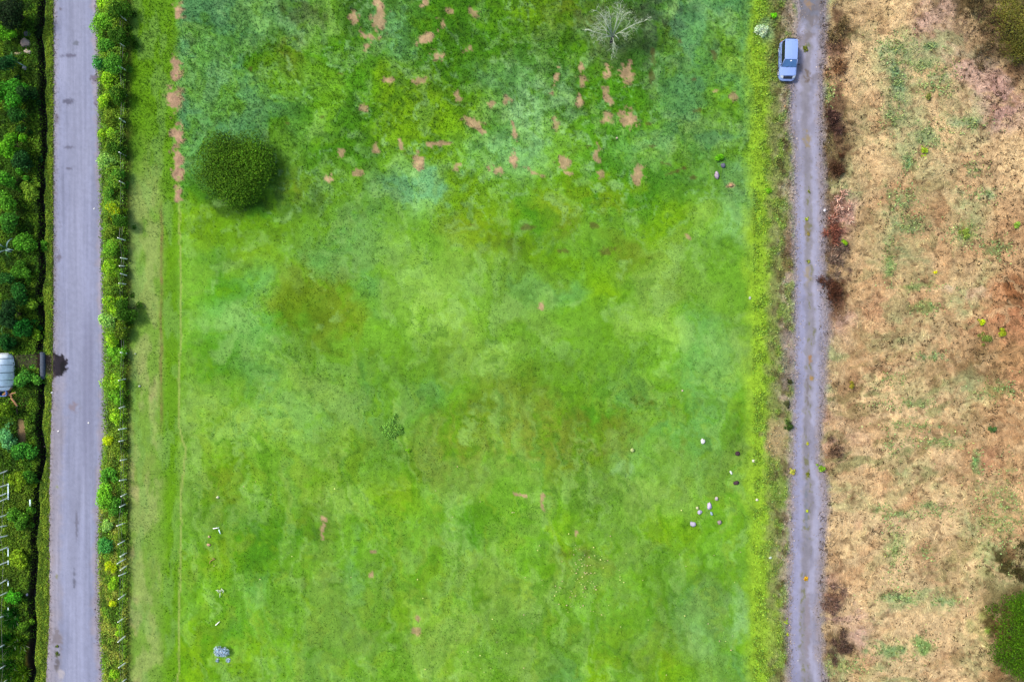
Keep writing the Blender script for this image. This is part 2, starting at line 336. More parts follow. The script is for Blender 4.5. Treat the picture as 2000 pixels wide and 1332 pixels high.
def ground_color(px, py):
    n = len(px)
    nA = fbm(px/60, py/60, 1)-.5; nB = fbm(px/60, py/60, 2)-.5
    nf = fbm(px/14, py/14, 3)-.5; nm = fbm(px/30, py/46, 5)-.5; n1 = fbm(px/7, py/7, 8, 3)-.5
    st = fbm(px/9, py/70, 4)-.5
    wx = px+nA*90+nf*34; wy = py+nB*90+(fbm(px/20, py/20, 6)-.5)*40
    f = grid_lookup(FIELD, 367, wx, wy)
    for b in PATCH:
        i = near(px, py, b)
        if len(i): f[i] = mixc(f[i], C(b[4]), np.minimum(1, b[5]*1.12)*(1-sstep(.35, 1.45, blob(px[i], py[i], b, nm[i]*2.4+nf[i]*1.6+nB[i]*1.2))))
    # pale wisps of seed heads and small vivid tussocks
    wisp = sstep(.56, .72, fbm(wx/26, wy/34, 11)); low = sstep(620, 860, py)
    f = mixc(f, C((136, 188, 118)), wisp*.42*(1-low*.5))
    f = mixc(f, C((134, 186, 108)), sstep(.54, .70, fbm(wx/15, wy/85, 31))*.5*low)
    f = mixc(f, C((88, 148, 20)), sstep(.55, .70, fbm(wx/11, wy/75, 32))*.55*low)
    f = mixc(f, C((128, 172, 48)), sstep(.56, .68, fbm(wx/18, wy/40, 33))*.4*low)
    f = mixc(f, C((142, 196, 150)), sstep(.58, .70, fbm(wx/14, wy/12, 34))*.5*sstep(560, 300, py)*sstep(.42, .55, fbm(wx/90, wy/70, 35)))
    f = mixc(f, C((62, 118, 14)), sstep(.52, .66, fbm(wx/30, wy/26, 37))*.5*sstep(460, 260, py)); f = mixc(f, C((70, 116, 22)), sstep(.56, .68, fbm(wx/10, wy/9, 36))*.5*sstep(520, 200, py))
    tus = sstep(.58, .70, fbm(wx/19, wy/24, 12)); f = mixc(f, C((104, 164, 14)), tus*.45)
    dk = sstep(.60, .75, fbm(wx/12, wy/15, 13)); f = mixc(f, C((74, 126, 30)), dk*.40)
    up = sstep(520, 150, py); fm = C((112, 165, 52)); f = fm*(f/fm)**np.array([1.22, 1.22, .92])*np.array([1.20, 1.10, .88])
    tl = sstep(420, 200, py)*(sstep(620, 480, px)+sstep(1240, 1330, px)*.8); f = mixc(f, C((106, 172, 118)), np.clip(tl*sstep(.36, .60, fbm(wx/50, wy/50, 101)), 0, 1)*.55)
    big = fbm(wx/150, wy/120, 102)-.5; f = f*(1+big*.55)[:, None]; f = mixc(f, C((142, 180, 84)), sstep(.5, .72, fbm(wx/110, wy/90, 103))*.35*sstep(400, 600, py))
    f *= (1+nf*.38+nm*.22+n1*(.25+.35*up)+st*.34*sstep(600, 1000, py))[:, None]
    for b in SOIL:
        i = near(px, py, b, 2)
        if len(i):
            hv = hash2(np.array([b[0]]), np.array([b[1]]), 5)[0]
            m = 1-sstep(.55, 1.05, blob(px[i], py[i], b, n1[i]*2.6+nf[i]*2.0-.28))
            f[i] = mixc(f[i], C((198+14*hv, 160+20*hv, 128+10*hv))*(1+n1[i, None]*1.0), m*(.70+.25*hv))
    for b in BROWN:
        i = near(px, py, b, 2)
        if len(i): f[i] = mixc(f[i], C((96, 80, 46)), .65*(1-sstep(.6, 1.1, blob(px[i], py[i], b, n1[i]*1.8))))
    # strip between hedge and field
    s = np.tile(C((104, 156, 26)), (n, 1))
    s = mixc(s, C((158, 178, 100)), sstep(230, 420, py+nA*120)*sstep(330, 300, px+nf*14)*.8)
    s = mixc(s, C((178, 164, 116)), sstep(620, 800, py)*sstep(322, 300, px+nf*16)*sstep(.52, .70, fbm(px/30, py/60, 14))*.5)
    s = mixc(s, C((104, 156, 36)), sstep(.46, .60, fbm(px/22, py/50, 15))*.65)
    s = mixc(s, C((128, 172, 84)), sstep(.54, .64, fbm(px/16, py/50, 16))*.45)
    s = mixc(s, C((132, 104, 72)), (1-sstep(1, 4.5, abs(px-314-nA*10)))*sstep(380, 430, py)*sstep(880, 780, py)*(.5+nf))
    s *= (1.12+n1*.35+nf*.25)[:, None]
    m = sstep(340, 356, px+nf*12); c = s*(1-m[:, None])+f*m[:, None]
    # redo soil strip along the field's left edge
    for b in SOIL[:7]:
        i = near(px, py, b, 2)
        m = 1-sstep(.62, 1.05, blob(px[i], py[i], b, n1[i]*2.2+nf[i]*1.4))
        c[i] = mixc(c[i], C((206, 166, 138))*(1+n1[i, None]*1.1), m*.92)
    lx = interp(py, [(390, 350), (500, 352), (640, 354), (740, 349), (830, 350), (880, 362), (960, 354), (1100, 352), (1250, 350), (1332, 347)])
    m = (1-sstep(.8, 2.6, abs(px-lx-nf*5)))*sstep(385, 410, py); c = mixc(c, C((178, 196, 104)), m*.75)
    # verge along the track
    v = np.tile(C((150, 192, 52)), (n, 1))
    v = mixc(v, C((140, 152, 84)), sstep(1488, 1512, px+nf*30))
    v = mixc(v, C((182, 166, 144)), sstep(1512, 1548, px+nf*44)*sstep(.40, .6, fbm(px/20, py/34, 18)))
    v = mixc(v, C((138, 176, 62)), sstep(.54, .64, fbm(px/16, py/24, 19))*.6)
    v = mixc(v, C((96, 84, 56)), sstep(1490, 1525, px)*sstep(.54, .66, fbm(px/11, py/16, 20))*.75)
    for b in [(1515,860,24,40,(196,172,128),.8),(1540,500,12,60,(140,112,84),.6),(1525,960,24,30,(140,176,70),.6),(1500,1240,30,60,(150,186,60),.6),(1540,700,16,60,(158,142,136),.7),(1495,60,18,24,(160,196,140),.6)]:
        i = near(px, py, b)
        if len(i): v[i] = mixc(v[i], C(b[4]), b[5]*(1-sstep(.5, 1.3, blob(px[i], py[i], b, nf[i]*1.4))))
    v *= (1.12+n1*.7+nf*.3)[:, None]
    m = sstep(1446, 1476, px+nm*30+nf*14); c = c*(1-m[:, None])+v*m[:, None]
    # ground under hedge
    h = np.tile(C((96, 110, 40)), (n, 1))*(1+n1*.8)[:, None]
    h = mixc(h, C((196, 176, 140)), sstep(206, 188, px+nf*10)*sstep(1050, 1180, py)*.8)
    m = sstep(262, 246, px+nf*12+nm*8); c = c*(1-m[:, None])+h*m[:, None]
    # left bank
    g = np.tile(C((62, 92, 22)), (n, 1))*(1+n1*.9+nf*.6)[:, None]
    g = mixc(g, C((134, 158, 52)), sstep(2, 9, px-ditch_x(py))*.8)
    for b in [(55,705,50,17,(84,84,62),.9),(102,712,20,23,(36,32,36),.95),(43,845,10,26,(168,140,104),.95),(40,785,22,18,(110,84,56),.8),(55,1280,7,30,(98,84,30),.8),(20,770,16,14,(84,66,44),.7)]:
        i = near(px, py, b)
        if len(i): g[i] = mixc(g[i], C(b[4]), b[5]*(1-sstep(.6, 1.2, blob(px[i], py[i], b, nf[i]*1.2))))
    dx = abs(px-ditch_x(py)); g = mixc(g, C((54, 46, 38)), sstep(11, 6, dx))
    m = sstep(104, 98, px); c = c*(1-m[:, None])+g*m[:, None]
    # right-hand dry field
    d = grid_lookup(DRY, 1633, wx, wy)
    for b in DPATCH:
        i = near(px, py, b)
        if len(i): d[i] = mixc(d[i], C(b[4]), min(1, b[5]*1.1)*(1-sstep(.4, 1.3, blob(px[i], py[i], b, nm[i]*1.6+nf[i]*1.6+n1[i]*.8))))
    sl = (px*.28+py)                             # faint ploughed rows, running up to the right
    fur = np.sin((sl+nA*60)/13.0)*sstep(680, 760, py)*sstep(960, 860, py)
    d *= (1.20+fur*.16)[:, None]
    dm = C((196, 162, 118)); d = dm*(d/dm)**1.2
    rot = px*.28+py
    d = mixc(d, C((164, 174, 118)), sstep(.50, .66, fbm(wx/46, wy/30, 21))*.45*sstep(1640, 1700, px)*sstep(1960, 1900, px))
    d = mixc(d, C((238, 208, 158)), sstep(.50, .64, fbm(px/90, (rot+nA*50)/20, 25))*.85*sstep(600, 720, py)*sstep(1900, 1840, px))
    d = mixc(d, C((150, 158, 100)), sstep(.54, .66, fbm(px/60, (rot+nB*50)/15, 26))*.7*sstep(640, 740, py)*sstep(980, 900, py)*sstep(1900, 1840, px))
    d = mixc(d, C((184, 138, 98)), sstep(.52, .66, fbm(wx/60, wy/36, 27))*.45)
    d = mixc(d, C((234, 202, 152)), sstep(.54, .66, fbm(wx/34, wy/18, 22))*.55)
    band = sstep(1662, 1636, px+nf*46+nm*30)*(sstep(700, 560, py+nA*160)+sstep(860, 920, py)*.35)
    d = mixc(d, C((124, 92, 72)), np.clip(band*sstep(.40, .56, fbm(px/22, py/34, 28)), 0, 1)*.75)
    d = mixc(d, C((120, 92, 62)), sstep(.62, .72, fbm(px/10, py/9, 23))*.55)
    d *= (1+n1*.6+nf*.35)[:, None]
    m = sstep(1592, 1612, px+nf*16); c = c*(1-m[:, None])+d*m[:, None]
    # compacted margin of the track and of the road
    e = np.minimum(abs(px-interp(py, TRK_L)), abs(px-interp(py, TRK_R)))
    inside = (px > interp(py, TRK_L)-2) & (px < interp(py, TRK_R)+2)
    m = np.where(inside, 1, (1-sstep(1, 13, e+nf*16))*.75); c = mixc(c, C((172, 162, 168)), m)
    m = np.where((px > 104) & (px < interp(py, ROAD_R)+4+nf*10), 1, 0)
    c = mixc(c, C((172, 168, 170)), m.astype(float))
    return np.clip(c, .004, .8)
def ground_height(px, py):
    inF = sstep(1900, 1700, abs(px-1000))*sstep(1500, 1300, abs(py-666))
    hgt = (fbm(px/40, py/40, 41)-.5)*.22+(fbm(px/8, py/8, 42)-.5)*.10
    hgt = np.where(px > 1600, hgt*1.35, hgt)
    onroad = sstep(interp(py, ROAD_L)-14, interp(py, ROAD_L)-4, px)*sstep(interp(py, ROAD_R)+14, interp(py, ROAD_R)+4, px)
    ontrk = sstep(interp(py, TRK_L)-14, interp(py, TRK_L)-4, px)*sstep(interp(py, TRK_R)+16, interp(py, TRK_R)+5, px)
    hgt = (hgt-.03)*(1-onroad)*(1-ontrk)
    dx = abs(px-ditch_x(py))
    cross = sstep(684, 694, py)*sstep(744, 734, py)
    endf = sstep(-260, -200, py)*sstep(1640, 1560, py)
    hgt = hgt*sstep(6, 14, dx)-.75*(1-sstep(3, 8.5, dx))*(1-cross)*endf
    return hgt*inF

def terrain(name, xa, xb, m, step=3.2):
    xs = [xa]
    far = [-60000, -20000, -9000, -5000, -3200, -2400]+list(range(-2000, -900, 60))+list(range(-900, -160, 16))
    lo, hi = max(xa, -150), min(xb, 2150)
    xs = np.linspace(lo, hi, int((hi-lo)/step)+1)
    if xa < -1000: xs = np.concatenate([far, xs])
    if xb > 3000: xs = np.concatenate([xs, 2000-np.array(far[::-1])])
    ys = np.linspace(-150, 1482, int(1632/step)+1)
    ys = np.concatenate([far, ys, 1332-np.array(far[::-1])])
    X, Y = np.meshgrid(xs, ys); px = X.ravel().astype(float); py = Y.ravel().astype(float)
    z = ground_height(px, py); c = ground_color(px, py)
    V = np.stack([(px-1000)/PPM, (666-py)/PPM, z], 1)
    nx, ny = len(xs), len(ys)
    i = (np.arange(ny-1)[:, None]*nx+np.arange(nx-1)[None]).ravel()
    F = np.stack([i, i+nx, i+nx+1, i+1], 1)
    o = link(name, mesh(name, V, F, m, c, smooth=True)); o['kind'] = 'structure'
    return o
terrain('bank_ground', -60001, 103, M['ground'], 2.4)
terrain('field_ground', 103, 1592, M['ground'], 3.2)
terrain('dry_field_ground', 1592, 60001, M['dry'], 2.6)

# ---------------------------------------------------------------- ditch water, road, track
ys = np.arange(-180, 1540, 12.)
V = []; F = []
for y in ys:
    c = float(ditch_x(np.array([y]))[0]); a = W(c-6, y); b = W(c+6, y)
    V += [(a[0], a[1], -.62), (b[0], b[1], -.62)]
F = [(2*i, 2*i+2, 2*i+3, 2*i+1) for i in range(len(ys)-1) if not (678 < ys[i] < 740)]
o = link('ditch_water', mesh('ditch_water', V, F, M['water'])); o['kind'] = 'structure'

def ribbon(name, Lp, Rp, z, colf, ragged, nx=40, step=2.4, ext=(-160, 1500)):
    ys = np.concatenate([[-60000, -3000, -600], np.arange(ext[0], ext[1], step), [2000, 4500, 60000]])
    t = np.linspace(0, 1, nx)
    lx = interp(ys, Lp)+(fbm(ys/9, ys*0, 51, 4)-.5)*ragged; rx = interp(ys, Rp)+(fbm(ys/9, ys*0+50, 52, 4)-.5)*ragged
    PX = lx[:, None]*(1-t)+rx[:, None]*t; PY = np.repeat(ys[:, None], nx, 1)
    px = PX.ravel(); py = PY.ravel(); tt = np.tile(t, len(ys))
    crown = .02*np.sin(tt*math.pi)-.03*(tt < .001)-.03*(tt > .999)
    V = np.stack([(px-1000)/PPM, (666-py)/PPM, z+crown], 1)
    i = (np.arange(len(ys)-1)[:, None]*nx+np.arange(nx-1)[None]).ravel()
    F = np.stack([i, i+nx, i+nx+1, i+1], 1)
    o = link(name, mesh(name, V, F, M['road'], np.clip(colf(px, py, tt), .004, .8), smooth=True)); o['kind'] = 'structure'
def road_col(px, py, t):
    n = len(px); nf = fbm(px/16, py/16, 61)-.5; n1 = fbm(px/5, py/5, 62, 3)-.5; st = fbm(px/4, py/160, 63, 4)-.5; big = fbm(px/40, py/130, 64)-.5
    c = np.tile(C((158, 163, 192)), (n, 1))
    c = mixc(c, C((172, 166, 178)), sstep(.34, .16, t+nf*.2)*sstep(500, 900, py)*.8+sstep(.14, .02, t+nf*.15)*.5)
    c = mixc(c, C((176, 166, 176)), sstep(.84, .96, t+nf*.2)*.7)
    c = mixc(c, C((172, 176, 202)), (1-sstep(.05, .35, abs(t-.5+big*.5)))*.5)
    c *= (1+st*.50+big*.26+n1*.16)[:, None]
    sp = sstep(.66, .74, fbm(px/2.2, py/2.2, 68, 2))*(.15+.7*sstep(.25, .02, t)); c = mixc(c, C((112, 108, 122)), sp*.6)
    w = (1-sstep(.04, .17, abs(t-.68)))*sstep(560, 680, py)*sstep(1000, 800, py); c = mixc(c, C((132, 134, 162)), w*.55)
    w = (1-sstep(.02, .12, abs(t-.5)))*sstep(900, 1000, py)*sstep(1200, 1100, py)*(.5+st*2); c = mixc(c, C((128, 130, 150)), np.clip(w, 0, 1)*.6)
    for b in [(135,110,12,3.5,(112,110,132)),(135,200,10,7,(104,104,126)),(185,155,9,10,(124,112,128)),(134,288,9,4,(120,120,142)),(133,330,8,4,(116,116,136)),
              (150,84,6,5,(122,126,140)),(143,795,12,9,(152,140,152)),(110,235,5,9,(128,122,136)),(110,1250,11,24,(138,130,136)),(112,1290,5,18,(108,102,104)),
              (111,1262,3,6,(92,104,40)),(112,1278,4,6,(84,98,34)),(112,950,4,12,(160,170,120)),(150,1030,2.5,26,(122,122,140)),(145,1135,3,22,(112,114,132)),
              (118,18,3,3,(120,112,122)),(120,1320,7,14,(196,190,196)),(187,196,6,7,(146,140,158)),(111,1125,2.5,7,(150,150,100)),(116,500,4,10,(126,120,136)),(190,205,4,3,(100,84,90))]:
        i = near(px, py, b[:4])
        if len(i): c[i] = mixc(c[i], C(b[4]), .85*(1-sstep(.3, 1.2, blob(px[i], py[i], b[:4], n1[i]*2+nf[i]))))
    # the black wet patch where the drive meets the road
    b = (98, 713, 34, 26); q = blob(px, py, b, n1*.45+nf*.1); m = 1-sstep(.92, 1.04, q)
    blk = C((26, 22, 28))*(1+sstep(.45, .6, fbm(px/4, py/30, 66))*1.6)[:, None]
    c = c*(1-m[:, None])+blk*m[:, None]
    # crumbs along the edges
    e = sstep(.10, .0, np.minimum(t, 1-t))*sstep(.56, .66, fbm(px/3, py/3, 67)); c = mixc(c, C((112, 96, 92)), e*.7)
    return c
ribbon('road', ROAD_L, ROAD_R, .004, road_col, 5, nx=46, step=2.2)
def track_col(px, py, t):
    n = len(px); nf = fbm(px/14, py/22, 71)-.5; n1 = fbm(px/5, py/5, 72, 3)-.5; st = fbm(px/4, py/120, 73, 4)-.5
    c = np.tile(C((170, 166, 184)), (n, 1))
    mid = 1-sstep(.05, .20, abs(t-.46+nf*.22)); c = mixc(c, C((144, 140, 144)), mid*.6)
    for tt_ in (.24, .70): c = mixc(c, C((182, 182, 208)), (1-sstep(.03, .14, abs(t-tt_+nf*.1)))*.6)
    c = mixc(c, C((130, 130, 84)), mid*sstep(.60, .68, fbm(px/4, py/9, 79))*sstep(250, 330, py)*.8)
    c = mixc(c, C((142, 138, 152)), sstep(.52, .66, fbm(px/24, py/60, 80))*.5)
    c = mixc(c, C((176, 164, 170)), sstep(.80, .95, t+nf*.25)*.7)
    c = mixc(c, C((146, 150, 190)), (1-sstep(.05, .2, abs(t-.18)))*sstep(300, 500, py)*.4)
    c = mixc(c, C((126, 128, 142)), sstep(80, 20, py+nf*60)*.9)
    c = mixc(c, C((128, 116, 112)), sstep(.54, .64, fbm(px/16, py/22, 74))*sstep(240, 120, py)*.55)
    c *= (1+st*.16+nf*.22+n1*.18)[:, None]
    for b in [(1580,8,8,8,(168,140,110)),(1576,270,7,18,(166,148,112)),(1577,450,5,22,(140,130,100)),(1578,535,6,18,(174,160,140)),(1582,700,4,8,(176,130,74)),(1585,738,4,6,(186,146,80)),
              (1574,95,8,8,(118,128,70)),(1576,150,7,12,(122,104,82)),(1577,760,3,30,(136,128,130)),(1575,1000,3,50,(130,136,150)),(1577,1220,6,80,(158,148,156)),(1575,620,4,40,(150,148,166))]:
        i = near(px, py, b[:4])
        if len(i): c[i] = mixc(c[i], C(b[4]), .85*(1-sstep(.3, 1.2, blob(px[i], py[i], b[:4], n1[i]*2.2+nf[i]))))
    e = sstep(.12, .0, np.minimum(t, 1-t))*sstep(.52, .62, fbm(px/3, py/3, 77)); c = mixc(c, C((116, 104, 84)), e*.7)
    return c
ribbon('track', TRK_L, TRK_R, .006, track_col, 15, nx=34, step=2.2)

# ---------------------------------------------------------------- ground cover that nobody could count
def scatter(n, x0, x1, y0, y1, dens=None):
    px = rng.uniform(x0, x1, n); py = rng.uniform(y0, y1, n)
    if dens is not None:
        k = rng.uniform(0, 1, n) < dens(px, py); px, py = px[k], py[k]
    return px, py
def world_xyz(px, py, dz=0):
    return np.stack([(px-1000)/PPM, (666-py)/PPM, ground_height(px, py)+dz], 1)
def blades(name, label, cat, px, py, L, wid, m, v=.22, gain=1.0, lean=.8, col=None, aim=None):
    P = world_xyz(px, py, -.01); n = len(P)
    D = rng.normal(size=(n, 3))*lean; D[:, 2] = 1
    if aim is not None: D += np.array(aim)
    c = (ground_color(px, py) if col is None else np.broadcast_to(col, (n, 3)))*gain
    o = link(name, blade_mesh(name, P, D, L, wid, jitter_cols(c, n, v, .07), M[m])); tag(o, label, cat, kind='stuff'); return o
# meadow grass: coarse and dense in the upper part, fine elsewhere
def bare(px, py):
    m = np.ones(len(px))
    for b in SOIL+BROWN:
        i = near(px, py, b, 1.2)
        if len(i): m[i] *= sstep(.8, 1.2, blob(px[i], py[i], b, 0))
    return m
px, py = scatter(230000, 255, 1545, -60, 1392, lambda x, y: bare(x, y)*np.clip(.13+.55*sstep(480, 200, y)+.4*(1-sstep(0, 180, abs(x-420)))*sstep(420, 300, y)
              + .35*sstep(.5, .62, fbm(x/60, y/60, 81))+.25*sstep(1440, 1480, x), 0, 1))
n = len(px)
blades('meadow_grass', 'green meadow grass covering the big middle field', 'grass', px, py, rng.uniform(.16, .42, n)*(.8+.4*sstep(520, 200, py)), rng.uniform(.035, .085, n), 'blade', v=.15, gain=1.24, lean=.9)
# dry straw
px, py = scatter(90000, 1600, 2080, -60, 1392); n = len(px)
P = world_xyz(px, py, .01); ang = fbm(px/50, py/50, 83)*9; D = np.stack([np.cos(ang), np.sin(ang), rng.uniform(.1, .7, n)], 1)+rng.normal(size=(n, 3))*.45; D[:, 2] = abs(D[:, 2])
tag(link('dry_straw', blade_mesh('dry_straw', P, D, rng.uniform(.15, .5, n), rng.uniform(.025, .06, n), jitter_cols(ground_color(px, py)*1.15, n, .22, .05), M['straw'])),
    'tan cut straw and dead grass matted over the dry field', 'dead grass', kind='stuff')
px, py = scatter(150000, 1600, 2080, -60, 1392, lambda x, y: np.clip(sstep(.56, .65, fbm(x/8, y/6, 84))*np.maximum(sstep(.36, .56, fbm(x/60, y/45, 98)), sstep(1850, 1930, x)*sstep(800, 500, y))*(.45+1.2*sstep(1850, 1940, x)*sstep(900, 500, y)+.9*sstep(1660, 1640, x)+sstep(.5, .7, fbm(x/70, y/60, 85))*.6), 0, 1)); n = len(px)
P = world_xyz(px, py, .02); D = rng.normal(size=(n, 3)); D[:, 2] = abs(D[:, 2])*.6
tag(link('dark_litter', blade_mesh('dark_litter', P, D, rng.uniform(.10, .34, n), rng.uniform(.035, .10, n), jitter_cols(C((66, 52, 36)), n, .5, .1), M['straw'])),
    'dark dead twigs and clods scattered over the dry field', 'twigs', kind='stuff')
# green weeds among the straw
sel = [b for b in DPATCH if b[4][1] > b[4][0]+2]
px = np.concatenate([rng.normal(b[0], b[2]*.75, int(b[2]*b[3]*.8)) for b in sel]); py = np.concatenate([rng.normal(b[1], b[3]*.75, int(b[2]*b[3]*.8)) for b in sel])
k = (px > 1612) & (sstep(.42, .56, fbm(px/7, py/7, 86)) > .4); px, py = px[k], py[k]; n = len(px)
P = world_xyz(px, py, .05); N = rng.normal(size=(n, 3))*.6+[0, 0, 1]
wc = np.where(rng.uniform(size=(n, 1)) < .2, C((108, 128, 66)), C((168, 190, 116)))*1.35
tag(link('field_weeds', leaf_mesh('field_weeds', P+np.stack([0*px, 0*px, rng.uniform(0, .2, n)], 1), N, rng.uniform(.12, .26, n), .6, jitter_cols(wc, n, .25, .1), M['leaf'])),
    'low green weeds growing in patches through the dry straw', 'weeds', kind='stuff')
# leafy weeds of the verges
def leafy(name, label, cat, px, py, zmax, size, cols, v=.28):
    n = len(px); P = world_xyz(px, py, 0); P[:, 2] += rng.uniform(.02, 1, n)*zmax; cols = cols*1.35
    N = rng.normal(size=(n, 3))*.55+[0, 0, 1]
    o = link(name, leaf_mesh(name, P, N, rng.uniform(.6, 1.3, n)*size, .65, jitter_cols(cols, n, v, .12), M['leaf'])); tag(o, label, cat, kind='stuff'); return o
px, py = scatter(70000, 1470, 1560, -60, 1392, lambda x, y: np.clip(.12+sstep(.48, .6, fbm(x/16, y/24, 19))*.6*sstep(1562, 1540, x), 0, 1))
k = px < interp(py, TRK_L)-1+rng.normal(0, 3, len(px)); px, py = px[k], py[k]
leafy('verge_weeds', 'mottled leafy weeds between the meadow and the gravel track', 'weeds', px, py, .22, .17, ground_color(px, py)*.88)
px, py = scatter(95000, 186, 262, -60, 1392); k = (px > interp(py, ROAD_R)-2+rng.normal(0, 3, len(px))+sstep(1050, 1180, py)*6) & (px < 249+rng.normal(0, 3, len(px))); px, py = px[k], py[k]
hz = sstep(188, 222, px)*(.25+.5*fbm(px/14, py/14, 88)+1.5*sstep(.40, .62, fbm(px/16, py/20, 99))*sstep(820, 740, py)*sstep(200, 226, px))
hc = mixc(np.tile(C((112, 158, 42)), (len(px), 1)), C((156, 170, 66)), sstep(.45, .6, fbm(px/12, py/30, 89))*sstep(760, 1000, py)); hc = hc*1.3
hc = mixc(hc, C((150, 190, 50)), sstep(.52, .62, fbm(px/9, py/12, 97))*.6); hc = mixc(hc, C((72, 110, 30)), sstep(.52, .64, fbm(px/10, py/16, 90))*.7)
leafy('hedge_undergrowth', 'tangled low undergrowth beneath the roadside hedge', 'undergrowth', px, py, hz, .15, hc)
px, py = scatter(70000, 56, 108, -60, 1392); c0 = ditch_x(py)
k = (px > c0+3.5+rng.normal(0, 1.6, len(px))) & (px < interp(py, ROAD_L)+rng.normal(0, 1.6, len(px))-1) & ~((py > 692) & (py < 736)); px, py = px[k], py[k]
leafy('roadside_weeds', 'narrow yellow-green strip of weeds between ditch and road', 'weeds', px, py, .16, .14, mixc(np.tile(C((140, 172, 48)), (len(px), 1)), C((84, 120, 34)), sstep(.45, .6, fbm(px/8, py/20, 91))*.8))
px, py = scatter(150000, -110, 84, -60, 1392); c0 = ditch_x(py)
k = (px < c0-3.5+rng.normal(0, 2.2, len(px))) & ~((py > 692) & (py < 720) & (px < 90) & (rng.uniform(size=len(px)) < .8)) & ~((abs(px-43) < 9) & (abs(py-842) < 26)) & ~((abs(py-1290) < 42) & (abs(px-56) < 8)) & ~((abs(py-1158) < 8) & (px > 40)); px, py = px[k], py[k]
bc = mixc(np.tile(C((72, 118, 22)), (len(px), 1)), C((108, 150, 32)), sstep(.45, .62, fbm(px/16, py/24, 92)))
bc = mixc(bc, C((44, 74, 16)), sstep(.5, .62, fbm(px/9, py/12, 93))*.8)
bc = mixc(bc, C((128, 160, 40)), sstep(900, 960, py)*sstep(1180, 1100, py)*.5)
leafy('bank_undergrowth', 'dark mossy undergrowth on the bank left of the ditch', 'undergrowth', px, py, .12+.35*fbm(px/12, py/12, 94), .17, bc, v=.34)
# water weed floating on the ditch
px, py = scatter(9000, 52, 98, -60, 1392, lambda x, y: sstep(.46, .56, fbm(x/6, y/20, 95))); k = (abs(px-ditch_x(py)) < 8) & ~((py > 686) & (py < 742)); px, py = px[k], py[k]; n = len(px)
P = np.stack([(px-1000)/PPM, (666-py)/PPM, rng.uniform(-.60, -.40, n)], 1)
tag(link('ditch_weed', leaf_mesh('ditch_weed', P, rng.normal(size=(n, 3))*.3+[0, 0, 1], .13, .7, jitter_cols(C((60, 84, 28)), n, .3, .1), M['leaf'])), 'small floating weed leaves on the dark ditch water', 'weeds', kind='stuff')
px = np.concatenate([rng.normal(1130, 40, 60), rng.normal(1150, 22, 40), rng.uniform(900, 1450, 50), rng.uniform(380, 900, 20)]); py = np.concatenate([rng.normal(1140, 34, 60), rng.normal(1110, 26, 40), rng.uniform(960, 1330, 50), rng.uniform(900, 1330, 20)])
n = len(px); P = world_xyz(px, py, .28); fc = np.where(rng.uniform(size=(n, 1)) < .45, C((236, 236, 150)), C((226, 190, 160)))*1.3
tag(link('meadow_flowers', leaf_mesh('meadow_flowers', P, rng.normal(size=(n, 3))*.3+[0, 0, 1], rng.uniform(.08, .19, n), .8, jitter_cols(fc, n, .2, .05), M['leaf'])), 'tiny pale yellow and pinkish flower heads in the lower meadow', 'flowers', kind='stuff')
# grit along the track and road edges
def grit(name, label, n, Lp, Rp, spread, cols, s):
    py = rng.uniform(-60, 1392, n); side = rng.uniform(size=n) < .5
    px = np.where(side, interp(py, Lp)-1, interp(py, Rp)+1)+rng.normal(0, spread, n)
    P = world_xyz(px, py, .015); P[:, 2] = np.maximum(P[:, 2], .02)
    o = link(name, leaf_mesh(name, P, rng.normal(size=(n, 3))*.4+[0, 0, 1], rng.uniform(.05, .14, n)*s, .8, jitter_cols(cols, n, .45, .05), M['straw'])); tag(o, label, 'grit', kind='stuff')
grit('track_grit', 'loose grit and crumbs along both edges of the gravel track', 5500, TRK_L, TRK_R, 8, C((162, 148, 136)), 1.1)
grit('road_grit', 'crumbs of soil along both edges of the paved road', 4500, ROAD_L, ROAD_R, 3.5, C((110, 98, 92)), 1.0)

